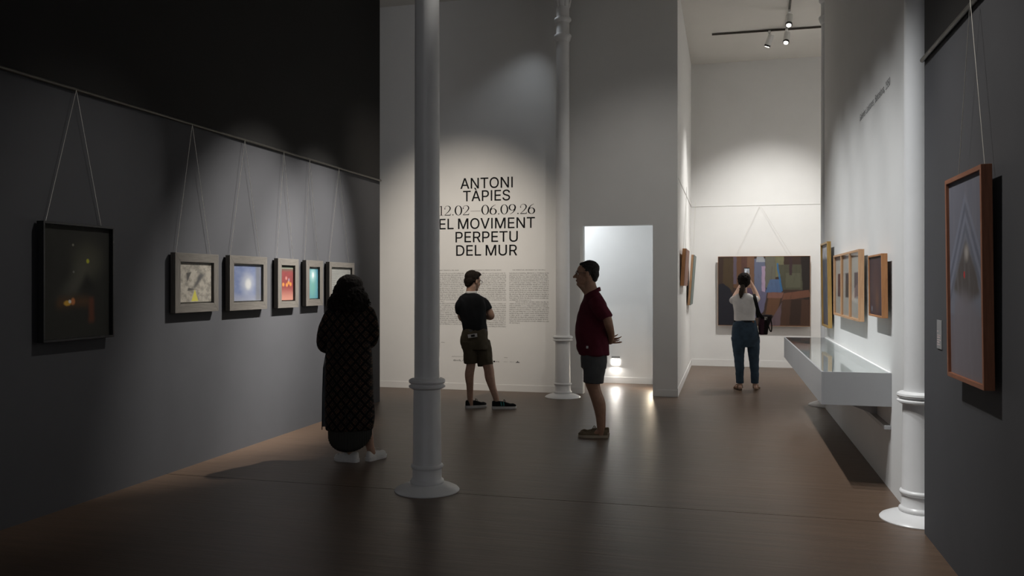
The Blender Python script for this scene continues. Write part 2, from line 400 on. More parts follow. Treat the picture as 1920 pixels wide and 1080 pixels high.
# ------------------------------------------------------------------ pictures (generic abstract colour fields)
def canvas_mesh(w, h, y):
    """flat painted board with a uv square on its front"""
    mb = MB().box((-w/2, y, -h/2), (w/2, y+0.008, h/2)); me = mb.mesh('canvas')
    uvl = me.uv_layers.new(name='UVMap')
    for p in me.polygons:
        for li in p.loop_indices:
            co = me.vertices[me.loops[li].vertex_index].co
            uvl.data[li].uv = (co.x/w+0.5, co.z/h+0.5)
    return me
def frame_parts(root, w, h, depth, fw, fh, mat, x0=None, x1=None):
    """four mitred members; front at y=0, back at y=depth"""
    a, b = w/2, h/2; r = mat+'_rail' if mat+'_rail' in M else mat; s = mat+'_stile' if mat+'_stile' in M else mat
    e = 0.0004
    for sgn in (-1, 1):
        p = [(-a, sgn*b), (a, sgn*b), (a-fw, sgn*(b-fh)), (-a+fw, sgn*(b-fh))]
        MB().prism(p, 0, depth).build('frame_rail', r, root, bevel=0.0015)
        p = [(sgn*a, -b+e), (sgn*a, b-e), (sgn*(a-fw), b-fh-e), (sgn*(a-fw), -b+fh+e)]
        MB().prism(p, 0, depth).build('frame_stile', s, root, bevel=0.0015)
def picture(name, loc, rz, w, h, depth, fw, fh, fmat, cmat, label, recess=0.02, inset=0.0, glass=True, tilt=0.0, wire=None, cat='picture', group=None, liner=None):
    root = empty(name, loc, rz, label, cat, group); root.rotation_euler = (tilt, 0, rz)
    frame_parts(root, w, h, depth, fw, fh, fmat)
    iw, ih = w-2*fw, h-2*fh
    if liner: MB().box((-iw/2-0.002, recess+0.012, -ih/2-0.002), (iw/2+0.002, depth-0.002, ih/2+0.002)).build('backing', liner, root)
    put('canvas', canvas_mesh(iw-2*inset, ih-2*inset, recess), cmat, root)
    if glass: MB().box((-iw/2, 0.006, -ih/2), (iw/2, 0.008, ih/2)).build('glazing', 'museum_glass', root)
    if wire:                                    # (half spread at the frame, apex x, apex height above centre, apex y)
        sp, ax, az, ay = wire
        for sgn in (-1, 1):
            MB().tube([(sgn*sp, depth-0.004, h/2-0.02), (ax, ay, az)], 0.0016, n=6, flat=True, smooth=False).build('hanging_wire', 'wire', root)
    return root
# painted surfaces
def paint(name, base, rough=0.45):
    g = G(name); g.uv(); g.c = base; g.rough = rough
    def lay(mask, col, amt=1.0):
        g.c = g.mix(g.math('MULTIPLY', mask, amt) if amt != 1.0 else mask, g.c, col); return g
    g.lay = lay; return g
g = paint('painting_night', (0.026, 0.026, 0.023), 0.4)
g.lay(g.tex(3, 3), (0.045, 0.045, 0.038), 0.8)
g.lay(g.poly([(0.26, 0.38), (0.50, 0.36), (0.74, 0.66), (0.58, 0.72)], 0.10), (0.115, 0.112, 0.092), 0.75)
g.lay(g.blob(0.66, 0.69, 0.20, 0.15, 0.8), (0.10, 0.098, 0.072), 0.7)
g.lay(g.poly([(0.52, 0.40), (0.78, 0.44), (0.64, 0.58)], 0.05), (0.022, 0.022, 0.020), 0.9)
g.lay(g.blob(0.66, 0.69, 0.022, 0.020, 0.4), (0.52, 0.52, 0.05)); g.lay(g.blob(0.44, 0.83, 0.014, 0.011), (0.25, 0.24, 0.19)); g.lay(g.blob(0.45, 0.59, 0.013, 0.011), (0.2, 0.2, 0.18))
g.lay(g.poly([(0.20, 0.27), (0.70, 0.28), (0.68, 0.37), (0.22, 0.36)], 0.05), (0.12, 0.062, 0.030), 0.75)
g.lay(g.poly([(0.67, 0.13), (0.76, 0.13), (0.75, 0.36), (0.68, 0.36)], 0.03), (0.16, 0.055, 0.030), 0.8)
g.lay(g.blob(0.36, 0.31, 0.05, 0.022, 0.4), (0.75, 0.42, 0.06)); g.lay(g.blob(0.44, 0.325, 0.03, 0.030, 0.4), (0.60, 0.22, 0.08)); g.lay(g.blob(0.395, 0.325, 0.020, 0.016, 0.4), (0.9, 0.88, 0.8))
g.c = g.mix(1.0, g.c, (0.85, 0.85, 0.85), 'MULTIPLY'); g.out(g.c, 0.75, 0, 0.25)
g = paint('painting_sand', (0.48, 0.44, 0.37))
g.lay(g.mr(g.tex(6, 5), 0.40, 0.62), (0.20, 0.185, 0.16), 0.8); g.lay(g.mr(g.tex(14, 12), 0.5, 0.75), (0.60, 0.56, 0.48), 0.7)
g.lay(g.poly([(0.23, 0.52), (0.36, 0.78), (0.21, 0.76)], 0.02), (0.045, 0.042, 0.04), 0.9)
g.lay(g.poly([(0.40, 0.36), (0.46, 0.34), (0.78, 0.70), (0.66, 0.80)], 0.05), (0.055, 0.056, 0.06), 0.85)
g.lay(g.poly([(0.24, 0.29), (0.52, 0.33), (0.26, 0.37)], 0.02), (0.07, 0.065, 0.06), 0.9)
g.lay(g.poly([(0.36, 0.02), (0.58, 0.02), (0.47, 0.33)], 0.008), (0.66, 0.60, 0.10)); g.c = g.mix(1.0, g.c, (0.68, 0.68, 0.68), 'MULTIPLY'); g.out(g.c, 0.6)
g = paint('painting_blue', (0.145, 0.19, 0.36))
g.lay(g.mr(g.tex(5, 7), 0.35, 0.7), (0.24, 0.29, 0.44), 0.8); g.lay(g.mr(g.v, 0.30, 0.02), (0.38, 0.39, 0.44), 0.6)
g.lay(g.poly([(0.80, 0.0), (1.0, 0.0), (1.0, 1.0), (0.80, 1.0)], 0.06), (0.16, 0.16, 0.155), 0.75)
g.lay(g.blob(0.52, 0.50, 0.20, 0.26, 0.8), (0.50, 0.52, 0.57), 0.8); g.lay(g.blob(0.53, 0.47, 0.10, 0.14, 0.5), (0.72, 0.72, 0.71), 0.9); g.c = g.mix(1.0, g.c, (0.68, 0.68, 0.68), 'MULTIPLY'); g.out(g.c, 0.6)
g = paint('painting_red', (0.24, 0.035, 0.035))
g.lay(g.mr(g.tex(6, 8), 0.42, 0.7), (0.17, 0.035, 0.035), 0.8); g.lay(g.mr(g.v, 0.42, 0.02), (0.58, 0.27, 0.20), 0.75)
g.lay(g.mr(g.v, 0.80, 0.93), (0.12, 0.075, 0.055)); g.lay(g.mr(g.v, 0.90, 1.0), (0.36, 0.50, 0.38), 0.8)
for cx, cy in ((0.22, 0.46), (0.50, 0.45), (0.80, 0.47), (0.64, 0.52)): g.lay(g.blob(cx, cy, 0.085, 0.055, 0.4), (0.66, 0.27, 0.05), 0.85)
g.lay(g.blob(0.45, 0.65, 0.07, 0.05), (0.55, 0.25, 0.22), 0.8); g.lay(g.blob(0.66, 0.60, 0.05, 0.05), (0.35, 0.28, 0.36), 0.8); g.c = g.mix(1.0, g.c, (0.68, 0.68, 0.68), 'MULTIPLY'); g.out(g.c, 0.6)
g = paint('painting_teal', (0.06, 0.25, 0.36))
g.lay(g.blob(0.45, 0.45, 0.40, 0.50, 0.8), (0.17, 0.42, 0.36), 0.9); g.lay(g.blob(0.48, 0.76, 0.26, 0.18, 0.8), (0.45, 0.70, 0.70), 0.9); g.lay(g.blob(0.48, 0.76, 0.09, 0.09, 0.5), (0.90, 0.95, 0.92))
g.lay(g.mr(g.tex(5, 7), 0.5, 0.8), (0.11, 0.36, 0.48), 0.6); g.c = g.mix(1.0, g.c, (0.68, 0.68, 0.68), 'MULTIPLY'); g.out(g.c, 0.6)
g = paint('painting_grey_lines', (0.30, 0.30, 0.28))
g.lay(g.mr(g.math('SINE', g.math('MULTIPLY', g.v, 95)), 0.1, 0.8), (0.19, 0.195, 0.19), 0.8); g.lay(g.mr(g.tex(5, 6), 0.45, 0.75), (0.36, 0.37, 0.34), 0.6); g.c = g.mix(1.0, g.c, (0.68, 0.68, 0.68), 'MULTIPLY'); g.out(g.c, 0.6)
g = paint('painting_plum', (0.085, 0.050, 0.055))
g.lay(g.tex(4, 5), (0.13, 0.075, 0.075), 0.8); g.lay(g.blob(0.5, 0.5, 0.28, 0.4, 0.9), (0.20, 0.095, 0.07), 0.6); g.lay(g.blob(0.58, 0.25, 0.10, 0.16, 0.8), (0.28, 0.13, 0.06), 0.7); g.lay(g.blob(0.16, 0.10, 0.05, 0.05), (0.35, 0.38, 0.42), 0.8); g.c = g.mix(1.0, g.c, (0.55, 0.55, 0.6), 'MULTIPLY'); g.out(g.c, 0.6, 0, 0.25)
g = paint('painting_slate', (0.12, 0.13, 0.155))
g.lay(g.mr(g.v, 0.80, 0.86), (0.75, 0.75, 0.75)); g.lay(g.mr(g.tex(3, 5), 0.4, 0.75), (0.20, 0.22, 0.26), 0.8); g.lay(g.mr(g.v, 0.3, 0.0), (0.14, 0.11, 0.11), 0.7); g.c = g.mix(1.0, g.c, (0.8, 0.8, 0.85), 'MULTIPLY'); g.out(g.c, 0.6, 0, 0.25)  # white top band is a glass reflection put into the colour
def small_work(name, dark):
    g = paint(name, (0.58, 0.58, 0.53)); g.lay(g.mr(g.v, 0.9, 0.97), (0.2, 0.2, 0.2), 0.8)
    g.lay(g.poly([(0.30, 0.30), (0.74, 0.30), (0.74, 0.70), (0.30, 0.70)], 0.015), dark); g.lay(g.mr(g.tex(4, 4), 0.5, 0.8), (0.5, 0.5, 0.48), 0.3); g.out(g.c, 0.3)
small_work('print_maroon', (0.10, 0.03, 0.035)); small_work('print_black', (0.02, 0.022, 0.022)); small_work('print_violet', (0.11, 0.085, 0.11))
g = paint('painting_peak', (0.20, 0.20, 0.225), 0.4)
g.lay(g.mr(g.v, 0.45, 0.0), (0.25, 0.185, 0.17), 0.8)
for k, (off, c) in enumerate(((0.93, (0.24, 0.25, 0.29)), (0.88, (0.15, 0.155, 0.185)), (0.83, (0.25, 0.26, 0.30)), (0.78, (0.16, 0.165, 0.19)), (0.73, (0.23, 0.235, 0.26)))):
    g.lay(g.poly([(0.5-0.58, off-0.42), (0.5+0.58, off-0.42), (0.5, off)], 0.012), c, 0.9)
g.lay(g.poly([(0.12, 0.44), (0.5, 0.36), (0.88, 0.42), (0.80, 0.52), (0.5, 0.69), (0.20, 0.52)], 0.03), (0.115, 0.095, 0.080), 0.95)
g.lay(g.poly([(0.05, 0.0), (0.95, 0.0), (0.90, 0.32), (0.50, 0.44), (0.16, 0.40)], 0.06), (0.235, 0.21, 0.215), 0.85)
g.lay(g.mr(g.tex(9, 3), 0.45, 0.75), (0.27, 0.255, 0.26), 0.45)
g.lay(g.blob(0.52, 0.625, 0.055, 0.035, 0.8), (0.46, 0.42, 0.36), 0.9); g.lay(g.blob(0.45, 0.515, 0.022, 0.018, 0.3), (0.58, 0.05, 0.045)); g.c = g.mix(1.0, g.c, (0.78, 0.80, 0.88), 'MULTIPLY'); g.out(g.c, 0.85, 0, 0.25)
g = paint('painting_patchwork', (0.060, 0.038, 0.030), 0.35)
BR, BR2, PK = (0.150, 0.075, 0.042), (0.21, 0.115, 0.070), (0.24, 0.12, 0.095)
for pts, c in (
    ([(0.0, 0.0), (0.18, 0.0), (0.16, 0.45), (0.10, 0.62), (0.0, 0.60)], (0.020, 0.021, 0.030)),
    ([(0.05, 0.62), (0.16, 0.50), (0.18, 0.98), (0.06, 0.98)], (0.085, 0.058, 0.032)),
    ([(0.17, 0.55), (0.26, 0.52), (0.26, 1.0), (0.17, 1.0)], BR), ([(0.17, 0.60), (0.205, 0.60), (0.205, 1.0), (0.17, 1.0)], (0.13, 0.105, 0.14)),
    ([(0.27, 0.50), (0.40, 0.50), (0.40, 1.0), (0.27, 1.0)], BR2), ([(0.26, 0.75), (0.32, 0.75), (0.32, 1.0), (0.26, 1.0)], (0.12, 0.06, 0.05)),
    ([(0.40, 0.40), (0.52, 0.40), (0.52, 0.97), (0.40, 0.97)], (0.16, 0.18, 0.27)), ([(0.42, 0.92), (0.52, 0.92), (0.50, 1.0), (0.43, 1.0)], (0.40, 0.42, 0.45)),
    ([(0.48, 0.48), (0.52, 0.48), (0.52, 0.86), (0.48, 0.86)], (0.45, 0.33, 0.46)),
    ([(0.52, 0.55), (0.63, 0.55), (0.63, 1.0), (0.52, 1.0)], (0.17, 0.165, 0.13)), ([(0.63, 0.70), (0.72, 0.72), (0.72, 1.0), (0.63, 1.0)], (0.21, 0.20, 0.115)),
    ([(0.52, 0.48), (0.70, 0.48), (0.68, 0.67), (0.57, 0.67)], (0.10, 0.16, 0.30)), ([(0.69, 0.50), (0.71, 0.50), (0.66, 0.90), (0.64, 0.90)], (0.05, 0.17, 0.36)),
    ([(0.71, 0.52), (0.93, 0.52), (0.92, 0.88), (0.66, 0.88)], (0.095, 0.092, 0.062)), ([(0.74, 0.55), (0.90, 0.55), (0.90, 0.76), (0.74, 0.76)], (0.125, 0.125, 0.085)),
    ([(0.78, 0.73), (0.81, 0.73), (0.81, 1.0), (0.78, 1.0)], (0.06, 0.035, 0.04)),
    ([(0.93, 0.40), (1.0, 0.30), (1.0, 1.0), (0.90, 1.0)], (0.030, 0.024, 0.022)),
    ([(0.33, 0.02), (0.50, 0.20), (0.54, 0.48), (0.42, 0.52)], (0.15, 0.14, 0.22)), ([(0.52, 0.15), (0.64, 0.15), (0.70, 0.46), (0.56, 0.47)], BR),
    ([(0.54, 0.40), (0.70, 0.40), (0.72, 0.48), (0.55, 0.48)], PK), ([(0.70, 0.36), (1.0, 0.42), (0.99, 0.52), (0.72, 0.47)], (0.19, 0.085, 0.055)),
    ([(0.68, 0.0), (0.99, 0.0), (0.99, 0.38), (0.71, 0.38)], (0.085, 0.045, 0.030)), ([(0.78, 0.02), (0.90, 0.02), (0.91, 0.38), (0.80, 0.38)], (0.045, 0.028, 0.022)),
    ([(0.56, 0.0), (0.68, 0.0), (0.70, 0.34), (0.60, 0.12)], (0.145, 0.10, 0.115)), ([(0.30, 0.40), (0.38, 0.40), (0.38, 0.55), (0.30, 0.55)], (0.10, 0.065, 0.11)),
): g.lay(g.poly(pts, 0.006), c, 0.95)
g.lay(g.mr(g.tex(30, 4), 0.5, 0.8), (0.035, 0.025, 0.022), 0.35); g.c = g.mix(1.0, g.c, (0.8, 0.8, 0.8), 'MULTIPLY'); g.out(g.c, 0.6, 0, 0.25)
g = paint('painting_rust', (0.26, 0.13, 0.09)); g.lay(g.tex(5, 5), (0.36, 0.22, 0.18), 0.8); g.out(g.c, 0.6)
g = paint('painting_moss', (0.125, 0.165, 0.16)); g.lay(g.tex(5, 5), (0.20, 0.22, 0.19), 0.8); g.out(g.c, 0.6)

HP = math.pi/2
def left_pic(name, y0, y1, z0, z1, depth, fw, fh, fmat, cmat, label, apex_y, gap=0.014, **k):
    w, h = y1-y0, z1-z0; cy, cz = (y0+y1)/2, (z0+z1)/2
    x = XL+gap+depth
    return picture(name, (x, cy, cz), HP, w, h, depth, fw, fh, fmat, cmat, label, wire=(w*0.40, apex_y-cy, 2.825-cz, x-XL-0.028), **k)
left_pic('framed_painting', 4.37, 5.00, 1.13, 1.915, 0.055, 0.012, 0.016, 'black_frame', 'painting_night', 'dark night-like painting in a deep black frame, nearest on the left dark wall', 4.69, recess=0.030, glass=False)
RW = 'small pictures in weathered grey wood frames'
left_pic('framed_painting', 5.69, 6.27, 1.275, 1.760, 0.045, 0.066, 0.072, 'weathered', 'painting_sand', 'sandy painting with a yellow triangle in a wide weathered wood frame', 5.95, inset=0.012, liner='mount_board', group=RW)
left_pic('framed_painting', 6.436, 7.05, 1.270, 1.763, 0.045, 0.066, 0.072, 'weathered', 'painting_blue', 'misty blue painting with a white glow in a wide weathered wood frame', 6.72, inset=0.012, liner='mount_board', group=RW)
left_pic('framed_painting', 7.246, 7.65, 1.270, 1.760, 0.045, 0.070, 0.066, 'weathered', 'painting_red', 'narrow red painting with orange spots in a weathered wood frame', 7.41, inset=0.010, liner='shadow_liner', group=RW)
left_pic('framed_painting', 7.805, 8.18, 1.276, 1.757, 0.045, 0.074, 0.068, 'weathered', 'painting_teal', 'narrow bright teal painting in a weathered wood frame', 7.94, inset=0.010, liner='mount_board', group=RW)
left_pic('framed_painting', 8.327, 8.96, 1.266, 1.752, 0.045, 0.058, 0.056, 'weathered', 'painting_grey_lines', 'pale grey lined picture in weathered frame, partly behind the woman\'s head', 8.62, inset=0.008, liner='mount_board', group=RW)
def right_pic(name, y0, y1, z0, z1, depth, fw, fh, fmat, cmat, label, gap=0.03, tilt=0.0, apex=None, **k):
    w, h = y1-y0, z1-z0; cy, cz = (y0+y1)/2, (z0+z1)/2; x = XR-gap-depth
    wire = (w*0.36, cy-apex, 2.855-cz, XR-x-0.028) if apex else None
    return picture(name, (x, cy, cz), -HP, w, h, depth, fw, fh, fmat, cmat, label, tilt=tilt, wire=wire, **k)
right_pic('framed_painting', 4.015, 4.633, 1.042, 2.034, 0.045, 0.022, 0.022, 'cherry', 'painting_peak', 'tall grey painting with a red dot in a reddish wood frame', tilt=0.012, apex=4.33, recess=0.014, gap=0.032, glass=False)
right_pic('framed_painting', 6.469, 7.053, 1.259, 1.73, 0.042, 0.014, 0.014, 'orange', 'painting_plum', 'small dark plum painting in an orange wood frame nearest above the display case', gap=0.03, tilt=0.01, recess=0.010, glass=False)
right_pic('framed_painting', 9.772, 10.431, 1.014, 1.981, 0.042, 0.022, 0.022, 'gold', 'painting_slate', 'tall slate grey painting in a gold frame above the far end of display case', gap=0.03, tilt=0.015, glass=False)
# triple frame
TW, TH = 1.707, 0.617
t = empty('triple_frame', (XR-0.03-0.046, 8.3745, 1.4955), -HP, 'wide light oak frame holding three small prints side by side on the white wall', 'picture')
frame_parts(t, TW, TH, 0.046, 0.030, 0.020, 'oak')
cell = (TW-0.06-2*0.04)/3
for k, mt in enumerate(('print_maroon', 'print_black', 'print_violet')):
    xc = -TW/2+0.03+cell/2+k*(cell+0.04)
    o = put('print', canvas_mesh(cell, TH-0.04, 0.022), mt, t); o.location = (xc, 0, 0)
    MB().box((xc-cell/2, 0.006, -TH/2+0.02), (xc+cell/2, 0.008, TH/2-0.02)).build('glazing', 'museum_glass', t)
    if k < 2: MB().box((xc+cell/2, 0.0005, -TH/2+0.0205), (xc+cell/2+0.04, 0.046, TH/2-0.0205)).build('mullion', 'oak_stile', t, bevel=0.0015)
# far room
picture('large_painting', (0.643, YF-0.115, 1.378), 0, 1.586, 1.252, 0.045, 0.005, 0.005, 'orange', 'painting_patchwork', 'large dark patchwork painting on the far white wall behind the photographing woman', recess=0.004, glass=False, tilt=0.02, wire=(0.50, -0.055, 1.55, 0.10))
def canvas_block(loc, rz, w, h, d, tilt, side, face, label, apex):
    r = empty('canvas_painting', loc, rz, label, 'picture'); r.rotation_euler = (tilt, 0, rz)
    MB().box((-w/2, 0.008, -h/2), (w/2, d, h/2)).build('stretcher', side, r, bevel=0.002)
    put('canvas', canvas_mesh(w, h, 0.0), face, r)
    for s in (-1, 1): MB().tube([(s*w*0.3, d-0.003, h/2-0.01), (0, d+0.02, apex)], 0.0016, n=6, flat=True, smooth=False).build('hanging_wire', 'wire', r)
canvas_block((-0.553, 12.25, 1.74), HP, 1.0, 0.52, 0.055, 0.06, 'orange_stile', 'painting_rust', 'rust brown canvas tilted off the side wall of the far room, nearer one', 1.17)
canvas_block((-0.535, 14.2, 1.57), HP, 1.0, 0.82, 0.045, 0.075, 'oak_stile', 'painting_moss', 'grey green canvas leaning off the far room side wall behind the rust one', 1.33)
# wall label
p = empty('wall_label', (XR-0.0005, 5.093, 1.225), -HP, 'small grey wall label beside the tall reddish framed painting', 'label')
MB().box((-0.052, -0.004, -0.081), (0.052, 0, 0.081)).build('plate', 'label_grey', p, bevel=0.001)
tx = MB()
for i, (z, w) in enumerate(((0.015, 0.025), (-0.008, 0.07), (-0.020, 0.06), (-0.034, 0.075), (-0.046, 0.05), (-0.060, 0.07))):
    x = -0.044
    while x < -0.044+w:
        l = rnd.uniform(0.003, 0.009); tx.box((x, -0.0046, z), (x+l, -0.004, z+0.006)); x += l+0.003
tx.build('print', 'label_ink', p)

# ------------------------------------------------------------------ vitrine
VX0, VX1, VY0, VY1, VZ0, VZ1 = 0.68, XR-0.001, 6.49, 10.58, 0.617, 0.861
v = empty('display_case', (0, 0, 0), 0, 'long pale metal display case with glass top fixed to the right white wall', 'display case')
VS = 8.55
for a, b in ((VY0, VS-0.0015), (VS+0.0015, VY1)): MB().box((VX0, a, VZ0), (VX0+0.015, b, VZ1)).build('front_panel', 'case_metal', v, bevel=0.0015)
MB().box((VX0+0.0152, VY0, VZ0), (VX1, VY0+0.015, VZ1)).build('end_panel', 'case_metal', v, bevel=0.0015)
MB().box((VX0+0.0152, VY1-0.015, VZ0), (VX1, VY1, VZ1)).build('end_panel', 'case_metal', v, bevel=0.0015)
MB().box((VX0+0.0152, VY0+0.0152, VZ0), (VX1, VY1-0.0152, VZ0+0.03)).build('bottom', 'case_inside', v)
MB().box((VX1-0.016, VY0+0.0152, VZ0+0.03), (VX1, VY1-0.0152, VZ1+0.004)).build('back_ledge', 'case_inside', v)
MB().box((VX0+0.016, VY0+0.016, VZ0+0.03), (VX1-0.017, VY1-0.016, VZ0+0.17)).build('plinth', 'case_inside', v)
for a, b in ((VY0+0.015, VS-0.001), (VS+0.001, VY1-0.015)): MB().box((VX0+0.015, a, VZ1-0.008), (VX1-0.016, b, VZ1-0.001)).build('glass_pane', 'clear_glass', v)
MB().box((VX1-0.045, VY0+0.02, 0.448), (VX1, VY1-0.1, 0.475)).build('wall_batten', 'case_metal', v, bevel=0.002)
for y in (7.1, 8.55, 10.0): MB().prism([(VX1-0.03, 0.475), (VX1, 0.475), (VX1, VZ0), (VX0+0.12, VZ0), (VX0+0.12, VZ0-0.02)], y, y+0.012).build('bracket', 'case_metal', v)

# ------------------------------------------------------------------ track lights in the far room
tk = MB().tube([(-0.225, 13.72, CEIL-0.02), (2.6, 13.76, CEIL-0.02)], (0.016,)*2, n=4, flat=True, smooth=False).build('lighting_track', 'rail_metal', None)
tag(tk, 'thin dark ceiling track running across the far room', 'track')
tk = MB().tube([(0.85, 11.4, CEIL-0.021), (0.92, 13.68, CEIL-0.021)], (0.016,)*2, n=4, flat=True, smooth=False).build('lighting_track', 'rail_metal', None)
tag(tk, 'thin dark ceiling track running towards the viewer in the far room', 'track')
def track_spot(loc, target, label):
    r = empty('track_spotlight', loc, 0, label, 'spotlight', 'ceiling track spotlights')
    MB().box((-0.018, -0.06, -0.035), (0.018, 0.06, 0.0)).build('adapter', 'lamp_white', r, bevel=0.004)
    MB().tube([(0, 0, -0.03), (0, 0, -0.10)], 0.010, n=10, flat=True, smooth=False).build('stem', 'lamp_white', r, smooth=40)
    d = (Vector(target)-Vector(loc)-Vector((0, 0, -0.14))).normalized(); c = Vector((0, 0, -0.14))
    MB().tube([c-d*0.09, c+d*0.07], 0.046, n=20, flat=True, smooth=False).build('housing', 'lamp_white', r, smooth=40)
    MB().tube([c+d*0.0705, c+d*0.10], 0.048, n=20, flat=True, smooth=False).build('rim', 'lamp_black', r, smooth=40)
    MB().tube([c+d*0.1005, c+d*0.104], 0.034, n=20, flat=True, smooth=False).build('lens', 'lamp_glow', r)
track_spot((0.89, 12.75, CEIL-0.037), (0.5, 10.5, 1.2), 'white track spotlight nearest the viewer with a lit lens, highest in view')
track_spot((0.915, 13.65, CEIL-0.037), (0.3, 11.6, 1.2), 'white track spotlight with lit lens where the two ceiling tracks meet')
track_spot((0.66, 13.73, CEIL-0.037), (-0.62, 14.6, 2.0), 'white track spotlight turned towards the far room side wall, left of the others')

